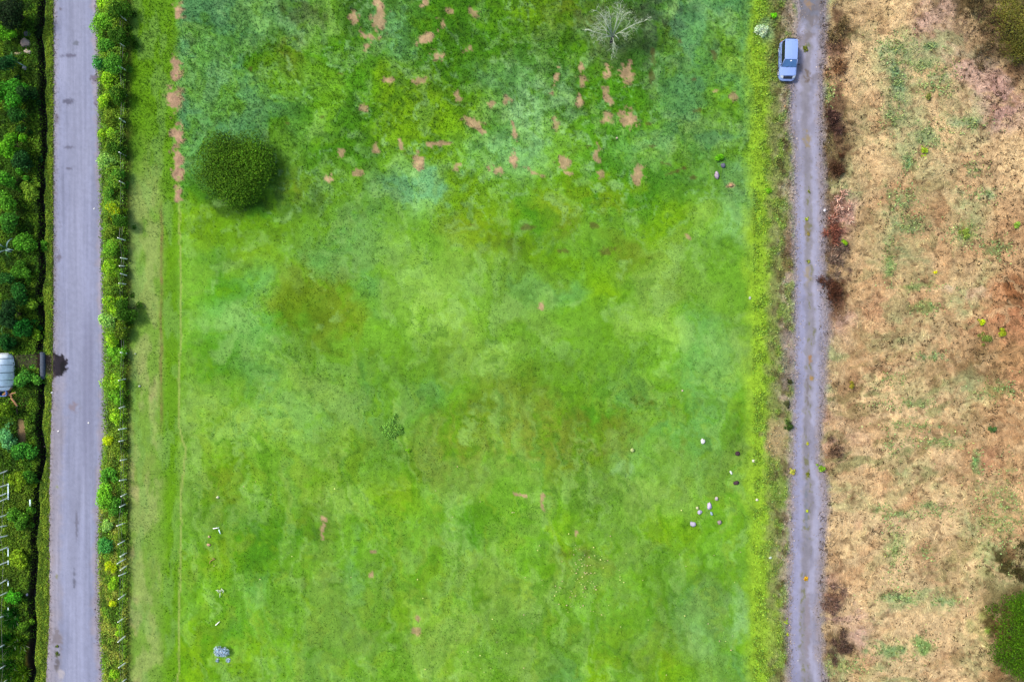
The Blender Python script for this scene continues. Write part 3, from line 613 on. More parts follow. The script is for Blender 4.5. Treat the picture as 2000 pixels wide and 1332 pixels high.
#PART2
# ================================================================ THINGS
def crown_mesh(name, r, h, col, leaf, dens=560, lobes=8, flat=.5, spread=.55, v=.26, tips=None, m='leaf', seed=0, hollow=.55):
    g = np.random.default_rng(seed+11)
    a = g.uniform(0, 2*math.pi, lobes)+np.arange(lobes)*2.4; d = np.sqrt(g.uniform(0, 1, lobes))*spread*r
    ax = g.uniform(.85, 1.3); out = g.uniform(size=lobes) < (.3 if lobes < 12 else .12); d = np.where(out, r*g.uniform(.7, .95, lobes), d)
    lc = np.stack([np.cos(a)*d/ax, np.sin(a)*d*ax, h*(.74-.34*(d/(spread*r+1e-6))**2*flat*2)+g.uniform(-.08, .08, lobes)*h], 1)
    lr = r*g.uniform(.34, .52, lobes)*np.where(out, .55, 1); lc[:, 2] = np.minimum(lc[:, 2], h-lr*.7)
    lcol = np.exp(g.normal(0, .16 if lobes < 20 else .26, lobes))
    n = int(dens*math.pi*r*r*.62+60); k = g.choice(lobes, n, p=lr**2/(lr**2).sum())
    u = g.normal(size=(n, 3)); u[:, 2] = np.where(g.uniform(size=n) < .8, abs(u[:, 2]), u[:, 2]); u /= np.linalg.norm(u, axis=1)[:, None]
    rad = lr[k]*(1-hollow*g.uniform(0, 1, n)**2.2)*(1+.35*(vnoise(u[:, 0]*3+k*7., u[:, 1]*3+u[:, 2]*2, seed)-.5))
    rad = rad*np.where(g.uniform(size=n) < .06, g.uniform(1.05, 1.3, n), 1)
    P = lc[k]+u*rad[:, None]*np.array([1, 1, .8]); P[:, 2] = np.maximum(P[:, 2], .04)
    N = u*.8+g.normal(size=(n, 3))*.5+[0, 0, .45]
    c = jitter_cols(C(col)*1.55, n, v, .10)*lcol[k][:, None]
    if tips is not None:
        t = g.uniform(size=n) < .16; c[t] = jitter_cols(C(tips)*1.5, int(t.sum()), .15, .08)
    return leaf_mesh(name, P, N, g.uniform(.65, 1.35, n)*leaf, .62, c, M[m], .12), lc
def stem_mesh(lc, r0=.04, m='bark', seed=0):
    b = MB(); g = random.Random(seed)
    for p in lc[:6]:
        q = Vector(p)*.94; b.tube([(g.uniform(-.06, .06), g.uniform(-.06, .06), -.05), (q.x*.35+g.uniform(-.08, .08), q.y*.35, q.z*.45), q], [r0, r0*.7, r0*.25], 5)
    return b.me('stem', M[m])
SEED = [100]
def shrub(name, label, cat, px, py, r, h, col, tips=None, leaf=.15, group=None, lobes=8, z=.7, **kw):
    """px, py: where the middle of its crown shows; r, h in metres"""
    SEED[0] += 7; b = W(px, py, h*z); gp = ground_height(np.array([b[0]*PPM+1000]), np.array([666-b[1]*PPM]))[0]
    gz = max(gp, -.1)
    t = thing(name, label, cat, (b[0], b[1], gz), 0, group)
    me, lc = crown_mesh('crown', r, h, col, leaf, lobes=lobes, tips=tips, seed=SEED[0], **kw)
    link('crown', me, t); link('stem', stem_mesh(lc, .02+.012*h, seed=SEED[0]), t)
    return t

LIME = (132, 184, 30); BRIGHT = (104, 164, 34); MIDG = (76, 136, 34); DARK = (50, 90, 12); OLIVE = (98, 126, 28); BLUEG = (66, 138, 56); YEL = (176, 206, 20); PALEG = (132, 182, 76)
HG = 'shrubs of the hedge beside the paved road'
hedge = [
 (206, 6, 20, 2.2, LIME, 'lime shrub at the top end of the roadside hedge'),
 (204, 46, 24, 2.2, BRIGHT, 'bright shrub bulging over the road just below the hedge top'),
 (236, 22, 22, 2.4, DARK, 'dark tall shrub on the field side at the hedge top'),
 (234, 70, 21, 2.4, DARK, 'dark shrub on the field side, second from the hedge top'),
 (212, 92, 20, 2.0, MIDG, 'mid green road-side shrub level with the parked car'),
 (192, 120, 15, 1.7, BLUEG, 'blue-green sprig leaning furthest over the paved road'),
 (226, 122, 22, 2.2, MIDG, 'mid green shrub behind the blue-green sprig on the road'),
 (214, 158, 19, 2.0, LIME, 'lime shrub beside the grey stain at the road edge'),
 (206, 196, 18, 1.9, LIME, 'lime shrub just below the grey stain at the road edge'),
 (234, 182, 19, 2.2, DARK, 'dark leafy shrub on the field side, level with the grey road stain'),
 (216, 228, 18, 1.9, OLIVE, 'olive shrub in the roadside hedge above the dome tree level'),
 (211, 264, 17, 1.8, LIME, 'light lime shrub level with the top of the dome tree'),
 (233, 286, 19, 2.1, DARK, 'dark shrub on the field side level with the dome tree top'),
 (207, 314, 18, 1.8, PALEG, 'pale green shrub touching the road level with the dome tree'),
 (224, 346, 18, 2.0, MIDG, 'mid green shrub level with the foot of the dome tree'),
 (216, 380, 17, 1.9, MIDG, 'mid green shrub just above the vivid yellow shrub'),
 (219, 408, 17, 2.2, YEL, 'vivid yellow-green shrub, brightest one of the roadside hedge'),
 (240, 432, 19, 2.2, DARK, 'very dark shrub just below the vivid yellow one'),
 (215, 452, 17, 1.8, OLIVE, 'olive road-side shrub just below the vivid yellow one'),
 (219, 486, 18, 1.9, BRIGHT, 'bright shrub above the pair of curved white hedge posts'),
 (217, 524, 20, 1.9, LIME, 'lime rounded shrub beside the curved white hedge posts'),
 (216, 562, 17, 1.5, OLIVE, 'low yellow-speckled shrub above the broadest dark hedge shrub'),
 (224, 594, 20, 2.1, LIME, 'lime shrub on the road side of the broadest dark one'),
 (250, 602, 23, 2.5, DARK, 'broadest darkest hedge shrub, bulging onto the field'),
 (211, 626, 18, 1.9, PALEG, 'pale tipped shrub reaching over the road, above the black patch level'),
 (238, 644, 17, 1.9, OLIVE, 'olive shrub under the broadest dark one'),
 (221, 664, 16, 1.7, LIME, 'lime shrub a little above the black patch on the road'),
 (230, 692, 17, 1.7, BRIGHT, 'bright shrub level with the upper rim of the black patch'),
 (218, 748, 20, 1.6, LIME, 'lime shrub poking over the road just below the black patch'),
 (232, 776, 16, 1.5, BRIGHT, 'bright shrub above the pale post below the black patch'),
 (233, 812, 15, 1.4, LIME, 'yellowish lime shrub level with the tan soil patch on the bank'),
 (214, 862, 12, 1.2, YEL, 'small yellow lime tuft at the widest part of the road'),
 (236, 872, 13, 1.2, OLIVE, 'small olive shrub beside the yellow lime tuft'),
 (215, 932, 17, 1.4, MIDG, 'mid green shrub just above the big green one by the road'),
 (206, 974, 23, 1.8, BRIGHT, 'big bright green shrub spreading over the road in the lower hedge'),
 (231, 992, 17, 1.5, MIDG, 'mid green shrub on the field side of the big bright one'),
 (214, 1026, 15, .9, PALEG, 'low pale green shrub below the big bright one'),
 (208, 1070, 18, 1.3, BLUEG, 'blue-green shrub by the road in the lower hedge'),
 (237, 1052, 11, 1.1, OLIVE, 'narrow olive shrub among the lower white posts'),
 (216, 1110, 12, 1.2, YEL, 'small yellow-green shrub just below the blue-green one'),
 (223, 1140, 13, 1.1, LIME, 'lime leafy shrub in the thin lower hedge'),
 (223, 1180, 8, .9, YEL, 'tiny yellow star-shaped shrub in the thin lower hedge'),
 (238, 1232, 11, .9, LIME, 'lime shrub reaching to the field near the hedge bottom'),
 (227, 1318, 13, 1.0, LIME, 'lime shrub at the bottom end of the roadside hedge')]
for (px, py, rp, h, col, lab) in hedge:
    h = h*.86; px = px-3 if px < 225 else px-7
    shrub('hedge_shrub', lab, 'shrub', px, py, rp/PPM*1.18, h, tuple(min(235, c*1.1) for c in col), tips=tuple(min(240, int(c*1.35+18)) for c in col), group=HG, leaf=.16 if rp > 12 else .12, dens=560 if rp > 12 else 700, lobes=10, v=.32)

BG = 'shrubs and small trees on the bank left of the ditch'
bank = [
 (22, 18, 34, 3.6, (24, 46, 14), 'near-black shrub at the top left corner of the bank'),
 (8, 62, 18, 2.4, (84, 150, 20), 'bright leafy shrub left of the boulders'),
 (10, 128, 20, 2.4, (26, 74, 26), 'dark shrub left of the small white stone'),
 (14, 182, 28, 3.0, (60, 136, 24), 'bushy green tree on the left edge below the boulders'),
 (46, 182, 17, 2.2, (26, 62, 16), 'dark shrub between the bushy tree and the ditch'),
 (34, 232, 20, 2.3, (34, 84, 18), 'dark leafy shrub above the row of gaps at the left edge'),
 (16, 282, 24, 2.8, (92, 164, 22), 'bright lime tree on the left edge level with the dome tree top'),
 (38, 312, 20, 2.1, (28, 70, 22), 'dark green shrub beside the bright lime tree'),
 (16, 344, 20, 2.4, (70, 134, 26), 'mid green shrub below the bright lime tree'),
 (18, 388, 22, 2.4, (78, 138, 24), 'leafy shrub with pale tips level with the soil strip end'),
 (54, 374, 18, 1.2, (110, 146, 34), 'yellow-green low shrub near the ditch level with the soil strip'),
 (20, 434, 20, 2.4, (58, 118, 26), 'green shrub above the upper palm fronds'),
 (52, 470, 24, 1.3, (72, 132, 24), 'broad low green shrub beside the palm fronds'),
 (42, 528, 20, 1.5, (64, 116, 20), 'olive green low shrub below the palm fronds'),
 (12, 548, 16, 2.0, (40, 92, 26), 'dark shrub with yellow blooms on the left edge'),
 (34, 574, 20, 2.2, (30, 84, 20), 'dark shrub in the middle of the bank above the darkest one'),
 (18, 612, 26, 3.0, (20, 56, 16), 'darkest big shrub above the greenhouse'),
 (62, 596, 15, 1.0, (104, 146, 30), 'low yellow-green shrub by the ditch above the drive'),
 (40, 640, 20, 2.0, (26, 96, 22), 'deep green shrub above the drive'),
 (10, 664, 18, 2.2, (26, 80, 20), 'deep green shrub just above the greenhouse'),
 (70, 656, 12, .9, (112, 156, 24), 'small lime shrub where the drive meets the ditch'),
 (46, 740, 19, 1.4, (72, 136, 38), 'green shrub just below the drive'),
 (68, 738, 13, 1.1, (84, 146, 40), 'small leafy shrub beside the pipe below the drive'),
 (8, 800, 17, 2.0, (92, 126, 16), 'round olive tree on the left edge below the logs'),
 (14, 850, 20, 1.8, (92, 160, 88), 'grey-green shrub left of the tan soil patch'),
 (58, 832, 13, .8, (84, 118, 26), 'low olive shrub right of the tan soil patch'),
 (44, 884, 22, 1.6, (62, 132, 34), 'leafy green shrub at the top end of the white board fence'),
 (34, 938, 20, 1.3, (116, 150, 22), 'yellow-green shrub beside the board fence'),
 (54, 930, 15, 1.0, (58, 112, 22), 'small dark green shrub between yellow-green one and ditch'),
 (36, 1010, 22, 1.3, (72, 124, 24), 'speckled green shrub in the middle of the fence length'),
 (42, 1090, 20, 1.1, (120, 156, 24), 'lime shrub above the dark gap in the bank'),
 (30, 1165, 16, 1.2, (64, 144, 20), 'vivid green shrub above the reed clumps'),
 (44, 1215, 14, .9, (84, 128, 22), 'low shrub right of the upper reed clump')]
for (px, py, rp, h, col, lab) in bank:
    shrub('bank_shrub', lab, 'shrub', px, py, rp/PPM*1.25, h, col, tips=tuple(min(230, int(c*1.35+20)) for c in col), group=BG, leaf=.19, v=.34, z=.6)

# ---- trees
t = shrub('dome_tree', 'big dark green dome-shaped tree alone in the upper left meadow', 'tree', 456, 328, 3.75, 2.7, (70, 112, 16), tips=(100, 144, 26), leaf=.16, dens=900, lobes=60, spread=.80, z=.62, v=.30, hollow=.5)
b = MB(); b.tube([(0, 0, -.1), (.05, .03, .8), (0, .1, 2.2)], [.2, .17, .08], 9); link('trunk', b.me('trunk', M['bark'], True), t)
t = shrub('corner_tree', 'bright green tree cut by the right edge at the bottom right', 'tree', 2002, 1248, 4.1, 3.8, (66, 104, 8), tips=(92, 140, 14), leaf=.15, dens=700, lobes=34, spread=.72, z=.62)
b = MB(); b.tube([(0, 0, -.1), (.08, .03, 1.2), (0, .1, 2.8)], [.2, .16, .07], 9); link('trunk', b.me('trunk', M['bark'], True), t)
t = shrub('corner_tree', 'olive thin-leaved tree in the top right corner of the dry field', 'tree', 1998, 44, 3.3, 3.8, (104, 104, 40), tips=(132, 132, 50), leaf=.16, dens=330, lobes=20, spread=.75, z=.62)
b = MB(); b.tube([(0, 0, -.1), (.08, .03, 1.1), (0, .1, 2.5)], [.17, .14, .07], 9); link('trunk', b.me('trunk', M['bark'], True), t)

# ---- small plants
SP = [  # name, category, px, py, r px, h, colour, label
 ('weed_bush', 'weed', 797, 879, 6, .4, (126, 196, 24), 'small lime weed alone in the middle of the meadow'),
 ('weed_bush', 'weed', 768, 842, 30, .35, (112, 164, 60), 'spreading green weed clump left of the olive meadow patch'),
 ('weed_bush', 'weed', 1405, 308, 11, .5, (104, 184, 20), 'round vivid green plant beside two grey stones'),
 ('weed_bush', 'weed', 1512, 29, 8, .6, (110, 206, 20), 'round vivid green plant above the parked car'),
 ('flowering_bush', 'bush', 1488, 58, 15, .7, (196, 222, 176), 'pale flowering bush upper left of the parked car'),
 ('flowering_bush', 'bush', 432, 1277, 19, .7, (176, 202, 226), 'pale blue flowering bush at the lower left of the meadow'),
 ('weed_bush', 'weed', 1501, 374, 8, .4, (106, 166, 24), 'small dark lime plant in the verge below the car'),
 ('round_bush', 'bush', 1543, 745, 7, .5, (66, 72, 36), 'small dark ring-shaped bush on the left edge of the track'),
 ('round_bush', 'bush', 1541, 830, 11, .7, (62, 88, 30), 'dark green bush on the left edge of the track, lower one'),
 ('round_bush', 'bush', 1537, 790, 9, .5, (78, 84, 48), 'brownish green bush between two dark ones on the track edge'),
 ('round_bush', 'bush', 1604, 915, 10, .6, (122, 164, 40), 'lime bush on the right edge of the gravel track'),
 ('round_bush', 'bush', 1549, 922, 9, .4, (178, 180, 70), 'yellowish bush on the left edge where the track narrows'),
 ('round_bush', 'bush', 1662, 751, 9, .5, (148, 142, 44), 'olive bush standing alone on straw right of the track'),
 ('round_bush', 'bush', 1649, 474, 8, .5, (136, 182, 24), 'bright lime bush on the brown strip right of the track'),
 ('round_bush', 'bush', 1919, 629, 8, .6, (180, 206, 24), 'yellow bush, upper of two in the dry field'),
 ('round_bush', 'bush', 1957, 650, 12, .7, (156, 168, 34), 'larger yellow-green bush, lower of two in the dry field'),
 ('round_bush', 'bush', 1925, 664, 14, .4, (124, 140, 60), 'grey-green low bush between and below the two yellow ones'),
 ('round_bush', 'bush', 1828, 531, 5, .3, (226, 224, 20), 'tiny bright yellow plant in the middle of the dry field'),
 ('round_bush', 'bush', 1804, 295, 10, .4, (160, 190, 44), 'yellow-green plant in the upper dry field'),
 ('round_bush', 'bush', 1812, 190, 9, .4, (132, 140, 64), 'olive plant in the upper dry field above the yellow-green one'),
 ('round_bush', 'bush', 1986, 438, 9, .4, (140, 180, 60), 'green plant near the right edge of the dry field'),
 ('round_bush', 'bush', 1886, 455, 12, .4, (136, 158, 60), 'leafy green plant beside a dark furrow in the dry field'),
 ('round_bush', 'bush', 1938, 838, 10, .4, (70, 102, 50), 'dark green plant in the lower right of the dry field'),
 ('round_bush', 'bush', 1604, 12, 0, 0, None, None),
 ('track_weed', 'weed', 1574, 95, 7, .15, (116, 124, 44), 'olive weed on the track beside the parked car'),
 ('track_weed', 'weed', 1580, 375, 4, .15, (132, 142, 56), 'uppermost green weed on the middle ridge of the track'),
 ('track_weed', 'weed', 1577, 428, 5, .15, (168, 186, 40), 'yellow-green weed on the middle ridge of the track'),
 ('track_weed', 'weed', 1579, 458, 6, .15, (150, 136, 70), 'brown-green weed below the yellow-green one on the track'),
 ('track_weed', 'weed', 1579, 510, 5, .15, (158, 168, 70), 'pale green weed on the track level with the dark dead shrub'),
 ('track_weed', 'weed', 1577, 866, 4, .15, (196, 196, 40), 'yellow weed on the lower part of the track'),
 ('track_weed', 'weed', 1579, 926, 6, .15, (132, 140, 40), 'olive weed in the middle of the track where it narrows'),
 ('track_weed', 'weed', 1577, 998, 4, .15, (180, 196, 40), 'small yellow-green weed on the bluish lower track'),
 ('track_weed', 'weed', 1575, 1128, 7, .15, (216, 160, 30), 'orange weed in the middle of the lower track'),
 ('track_weed', 'weed', 1537, 1214, 6, .2, (160, 190, 40), 'lime weed on the left edge of the lower track'),
 ('track_weed', 'weed', 1538, 1238, 5, .2, (176, 196, 50), 'yellowish weed on the left track edge, lowest one'),
 ('road_weed', 'weed', 111, 1262, 4, .12, (96, 112, 34), 'upper of two tiny weeds on the left of the paved road'),
 ('road_weed', 'weed', 112, 1277, 5, .12, (84, 104, 30), 'lower of two tiny weeds on the left of the paved road')]
for (nm, cat, px, py, rp, h, col, lab) in SP:
    if col is None: continue
    shrub(nm, lab, cat, px, py, rp/PPM, h, col, tips=tuple(min(240, int(c*1.2+14)) for c in col), leaf=.12 if rp > 6 else .085, lobes=6, dens=620, z=.5)

# ---- dead shrubs along the track
def dead_shrub(px, py, rp, h, col, label, n=900, name='dead_shrub', cat='dead shrub'):
    SEED[0] += 5; g = np.random.default_rng(SEED[0]); b = W(px, py, h*.5); r = rp/PPM
    t = thing(name, label, cat, (b[0], b[1], 0), 0, 'dead shrubs beside the gravel track' if name == 'dead_shrub' else None)
    lb = g.normal(0, .5, (7, 2))*r*np.array([.8, 1.4]); k = g.integers(0, 7, n); rr_ = g.uniform(.25, .6, 7)*r
    a = g.uniform(0, 2*math.pi, n); d = np.abs(g.normal(0, .55, n))*rr_[k]
    P = np.stack([lb[k, 0]+np.cos(a)*d, lb[k, 1]+np.sin(a)*d, g.uniform(.02, .7, n)*h*np.exp(-(d/r)**2*3)], 1)
    D = np.stack([np.cos(a), np.sin(a), g.uniform(.2, 1.4, n)], 1)+g.normal(size=(n, 3))*.7
    link('twigs', blade_mesh('twigs', P, D, g.uniform(.15, .5, n), g.uniform(.025, .07, n), jitter_cols(C(col)*1.5, n, .5, .08), M['straw']), t)['kind'] = 'stuff'
    mb = MB(); rr = random.Random(SEED[0])
    for k in range(9):
        q = rr.uniform(0, 6.28); e = Vector((math.cos(q)*r*.7, math.sin(q)*r*.7, h*rr.uniform(.5, 1)))
        mb.tube([(0, 0, -.05), e*.5+Vector((rr.uniform(-.1, .1), rr.uniform(-.1, .1), .1)), e], [.035, .022, .008], 5)
    link('branch', mb.me('branch', M['deadwood']), t)
for a in [(1640, 55, 24, .9, (116, 100, 64), 'brownish dead shrub beside the top of the track', 900), (1640, 132, 22, .8, (134, 100, 68), 'rusty dead shrub right of the parked car', 700),
          (1634, 240, 24, 1.0, (84, 60, 52), 'dark purplish dead shrub, third beside the track', 1100), (1640, 322, 20, 1.0, (82, 56, 38), 'near-black dead shrub level with the dome tree', 900),
          (1646, 412, 24, .7, (208, 164, 144), 'pale pink dead shrub above the reddish one', 900), (1632, 450, 22, .8, (132, 80, 64), 'reddish brown dead shrub touching the track', 1000),
          (1636, 505, 26, .6, (132, 112, 96), 'greyish dead shrub between the reddish and the darkest', 1100), (1632, 574, 25, 1.2, (88, 56, 40), 'darkest large dead shrub halfway along the track', 1500),
          (1628, 1176, 26, .7, (116, 92, 80), 'grey-brown dead shrub by the lower track', 1100), (1640, 1268, 22, .8, (94, 74, 62), 'dark brown dead shrub near the bottom of the track', 1000),
          (1630, 880, 18, .7, (106, 84, 66), 'thin brown dead shrub above the lime bush of the track', 600), (1992, 1112, 32, 1.3, (66, 62, 30), 'dark tangled dead shrub above the bright corner tree', 1500),
          (1918, 30, 30, 1.1, (92, 80, 52), 'dark tangled dead shrub left of the olive corner tree', 1300), (1926, 100, 24, .8, (112, 96, 66), 'brown dead shrub below the tangled one at the top right', 800)]:
    dead_shrub(*a)

# ---- bare pale tree
b0 = W(1194, 82); t = thing('bare_tree', 'leafless pale-limbed tree at the top of the meadow', 'tree', (b0[0], b0[1], 0))
g = random.Random(5)
mb = MB(); mb.tube([(0, 0, -.1), (.02, .02, .7), (-.02, .05, 1.35)], [.2, .17, .15], 10); link('trunk', mb.me('trunk', M['greybark'], True), t)
tips = [(1166, 22, 3.6), (1208, 18, 3.8), (1222, 26, 3.6), (1240, 48, 3.2), (1258, 42, 3.6), (1166, 56, 2.4), (1172, 46, 2.6), (1190, 24, 4.2), (1170, 78, 1.9), (1224, 66, 2.2), (1198, 100, 1.4), (1182, 34, 3.9), (1212, 8, 4.4), (1150, 60, 2.6)]
tw = MB()
def twig(p, d, l, r, lev):
    q = p+d*l; m = (p+q)/2+Vector([g.uniform(-.1, .1)*l for _ in range(3)])
    tw.tube([p, m, q], [r*.75, r*.5, r*.25], 4)
    if lev > 0:
        for _ in range(3):
            nd = (d+Vector([g.uniform(-.9, .9) for _ in range(3)])).normalized(); twig(m if g.random() < .4 else q, nd, l*.62, r*.55, lev-1)
for k, (x, y, z) in enumerate(tips):
    e = Vector(W(x, y, z)-W(1194, 82)); e.z = z; s = Vector((-.02, .05, 1.2)); m = (s+e)/2+Vector((g.uniform(-.15, .15), g.uniform(-.15, .15), .25)); m2 = (m+e)/2+Vector((g.uniform(-.12, .12), g.uniform(-.12, .12), .05))
    mb = MB(); mb.tube([s, m, m2, e], [.06, .042, .028, .012], 6); link('limb', mb.me('limb', M['palebark'], True), t)
    for q, w in ((m, .7), (m2, .6), (e, .5)):
        for _ in range(3):
            d = ((e-s).normalized()+Vector([g.uniform(-1, 1) for _ in range(3)])).normalized(); twig(q, d, w, .022, 2)
link('twigs', tw.me('twigs', M['palebark']), t)['kind'] = 'stuff'
n = 1400; a = rng.uniform(0, 6.28, n); d = np.sqrt(rng.uniform(0, 1, n))*2.3; P = np.stack([np.cos(a)*d, np.sin(a)*d+.5, rng.uniform(1.6, 4.2, n)], 1)
link('small_leaves', leaf_mesh('small_leaves', P, rng.normal(size=(n, 3))+[0, 0, .6], rng.uniform(.05, .12, n), .5, jitter_cols(C((150, 176, 118))*1.2, n, .25, .08), M['leaf']), t)['kind'] = 'stuff'
for (x, y, dx, dy, lab) in [(1204, 72, .5, -.45, 'bright broken branch lying right of the bare tree trunk'), (1150, 59, .7, -.05, 'pale fallen branch lying left of the bare tree')]:
    p = W(x, y, .2); mb = MB(); mb.tube([(-dx*.6, -dy*.6, .12), (0, 0.03, .2), (dx*.6, dy*.6, .1)], [.045, .05, .03], 6)
    tag(link('fallen_branch', mb.me('fallen_branch', M['palebark'], True), None, (p[0], p[1], 0)), lab, 'branch')

# ---- stones
import bmesh
def stone(name, px, py, sx, sy, sz, col, label, rz=0, cat='stone', z=0):
    SEED[0] += 3; bm = bmesh.new(); bmesh.ops.create_icosphere(bm, subdivisions=3, radius=1)
    g = SEED[0]*1.7
    for v in bm.verts:
        n = v.co.normalized(); a = np.array([n.x*1.6+g]); b_ = np.array([n.y*1.6+n.z*1.3+g*.3])
        f = .62+.76*float(fbm(a*1.5, b_*1.5, SEED[0], 4)[0]); v.co = Vector((n.x*f*sx*.92, n.y*f*sy*.92, max(n.z*f, -.35)*sz*.9+sz*.08))
    me = bpy.data.meshes.new(name); bm.to_mesh(me); bm.free()
    nv = len(me.vertices); a = me.color_attributes.new('Col', 'FLOAT_COLOR', 'POINT')
    cc = jitter_cols(C(col)*1.05, nv, .10, .03); a.data.foreach_set('color', np.concatenate([cc, np.ones((nv, 1))], 1).astype(np.float32).ravel())
    me.polygons.foreach_set('use_smooth', np.ones(len(me.polygons), bool)); me.materials.append(M['stone'])
    p = W(px, py, sz*.5); o = link(name, me, None, (p[0], p[1], z), rz); tag(o, label, cat); return o
def q(w): return w/PPM/2
for a in [('boulder', 52, 66, q(15), q(11), .35, (112, 112, 112), 'dark grey boulder, topmost of the group on the bank', .5), ('boulder', 48, 84, q(20), q(20), .45, (196, 172, 152), 'large pinkish boulder on the left bank', 0),
          ('boulder', 53, 101, q(18), q(10), .25, (212, 196, 178), 'pale flat oval boulder under the pinkish one', -.3), ('boulder', 33, 105, q(12), q(6), .18, (196, 186, 140), 'small yellowish boulder left of the oval one', 0),
          ('boulder', 40, 104, q(6), q(5), .15, (204, 190, 150), 'tiny boulder between the yellowish and the oval one', 0), ('boulder', 47, 133, q(10), q(9), .25, (214, 204, 196), 'whitish boulder, lowest of the group on the bank', .3),
          ('meadow_stone', 1373, 862, q(9), q(11), .22, (250, 250, 250), 'brilliant white stone, highest in the lower right meadow', 0), ('meadow_stone', 1386, 988, q(10), q(15), .3, (226, 208, 240), 'lilac oval stone, largest of the lower cluster', 0),
          ('meadow_stone', 1367, 1000, q(10), q(9), .25, (208, 200, 226), 'lilac-grey stone left of the largest lilac one', .6), ('meadow_stone', 1362, 992, q(6), q(6), .18, (216, 220, 170), 'small cream stone touching the lilac-grey one', 0),
          ('meadow_stone', 1354, 1024, q(13), q(10), .28, (206, 198, 222), 'lilac stone, lowest left of the cluster', -.4), ('meadow_stone', 1400, 974, q(7), q(8), .22, (210, 196, 200), 'pinkish stone at the top of the cluster', 0),
          ('meadow_stone', 1406, 1020, q(9), q(9), .22, (166, 150, 146), 'brown-grey stone, lowest right of the cluster', 0), ('meadow_stone', 1390, 1003, q(5), q(8), .15, (170, 196, 214), 'bluish sliver of stone below the largest lilac one', .4),
          ('meadow_stone', 1441, 886, q(10), q(9), .25, (74, 52, 62), 'dark purple stone, upper of the dark pair', 0), ('meadow_stone', 1438, 943, q(12), q(8), .25, (84, 62, 70), 'dark purple stone, lower of the dark pair', .3),
          ('meadow_stone', 1428, 923, q(4), q(9), .12, (246, 255, 246), 'thin white stone between the dark pair', .4), ('meadow_stone', 1472, 900, q(6), q(6), .18, (244, 246, 220), 'small white stone right of the upper dark one', 0),
          ('meadow_stone', 1479, 976, q(6), q(5), .15, (246, 244, 214), 'small cream stone in the verge, right of the cluster', 0), ('meadow_stone', 1235, 879, q(8), q(8), .18, (206, 220, 140), 'pale yellow-green stone left of the brilliant white one', 0),
          ('meadow_stone', 1413, 323, q(10), q(10), .28, (112, 112, 136), 'dark slate stone beside the vivid green plant', 0), ('meadow_stone', 1401, 342, q(10), q(15), .3, (196, 176, 196), 'pinkish lilac stone below the slate one', .1),
          ('meadow_stone', 1428, 362, q(7), q(7), .15, (204, 160, 120), 'small orange-brown stone below the lilac one', 0), ('meadow_stone', 1333, 763, q(4), q(4), .12, (230, 200, 190), 'tiny pale stone alone in the right of the meadow', 0),
          ('meadow_stone', 1505, 1089, q(7), q(5), .18, (226, 244, 220), 'white stone in the yellow-green verge, lower part', .5), ('meadow_stone', 1465, 582, q(5), q(7), .15, (196, 206, 190), 'pale stone in the verge, middle height', 0),
          ('meadow_stone', 1611, 411, q(6), q(6), .18, (236, 232, 240), 'white stone on the right edge of the track', 0), ('meadow_stone', 425, 971, q(6), q(5), .15, (240, 240, 196), 'cream stone at the top of the scattered lower left debris', 0),
          ('meadow_stone', 408, 1048, q(5), q(5), .12, (216, 196, 150), 'small tan stone, upper of two below the white stick', 0), ('meadow_stone', 407, 1064, q(8), q(6), .12, (216, 176, 140), 'orange-tan stone, lower of two below the white stick', 0),
          ('meadow_stone', 1205, 270, q(5), q(5), .15, (216, 200, 176), 'tiny pale stone under the round bare soil patch', 0), ('road_pebble', 173, 826, q(4), q(4), .08, (255, 255, 255), 'brightest white pebble near the middle of the paved road', 0),
          ('road_pebble', 114, 842, q(5), q(4), .08, (250, 246, 250), 'white pebble at the left side of the paved road', .5), ('road_pebble', 101, 767, q(5), q(4), .10, (250, 250, 250), 'white pebble on the left road edge below the black patch', .5),
          ('road_pebble', 184, 408, q(4), q(4), .08, (250, 250, 250), 'tiny white pebble on the upper road by the yellow shrub', 0), ('road_pebble', 201, 863, q(4), q(5), .08, (236, 236, 240), 'white pebble on the hedge-side edge of the road', 0),
          ('road_pebble', 272, 754, q(4), q(4), .1, (246, 250, 236), 'white pebble on the grass strip beside the hedge', 0), ('road_pebble', 264, 691, q(3), q(3), .1, (236, 246, 226), 'tiny white pebble at the hedge foot above the other', 0)]:
    stone(*a)

# ---- debris in the lower left of the meadow
def stick(name, px, py, l, ang, r, m, label, cat='stick', z=.1, parent=None):
    p = W(px, py, z); d = Vector((math.cos(ang), math.sin(ang), 0))*l/2; b = MB()
    b.tube([-d, Vector((0, 0, .03)), d], [r, r*1.05, r*.8], 6); return tag(link(name, b.me(name, m, True), None, (p[0], p[1], z)), label, cat)
stick('white_stick', 422, 1031, .65, .15, .045, M['postwood'], 'short white stick in the lower left meadow')
stick('white_stick', 429, 1038, .5, -1.2, .05, M['greypost'], 'bluish stick touching the short white one')
stick('white_stick', 425, 1217, .6, .75, .045, M['postwood'], 'slanting white stick above the pale blue bush')
t0 = W(431, 1154); t = thing('driftwood', 'small heap of bleached forked driftwood in the lower left meadow', 'driftwood', (t0[0], t0[1], .05))
for (dx, dy, l, a) in [(0, -.35, .6, 1.4), (-.3, .15, .35, .3), (.25, .2, .4, -.6), (.05, .1, .5, .1), (.35, .0, .3, 1.1), (-.2, .0, .3, 2.2)]:
    b = MB(); d = Vector((math.cos(a), math.sin(a), .2))*l/2; b.tube([Vector((dx, dy, .08))-d, Vector((dx, dy, .12)), Vector((dx, dy, .1))+d], [.04, .05, .03], 6); link('branch', b.me('branch', M['palebark'], True), t)
t0 = W(415, 1093); t = thing('driftwood', 'pale tan weathered twigs beside an olive tuft in the meadow', 'driftwood', (t0[0], t0[1], .05))
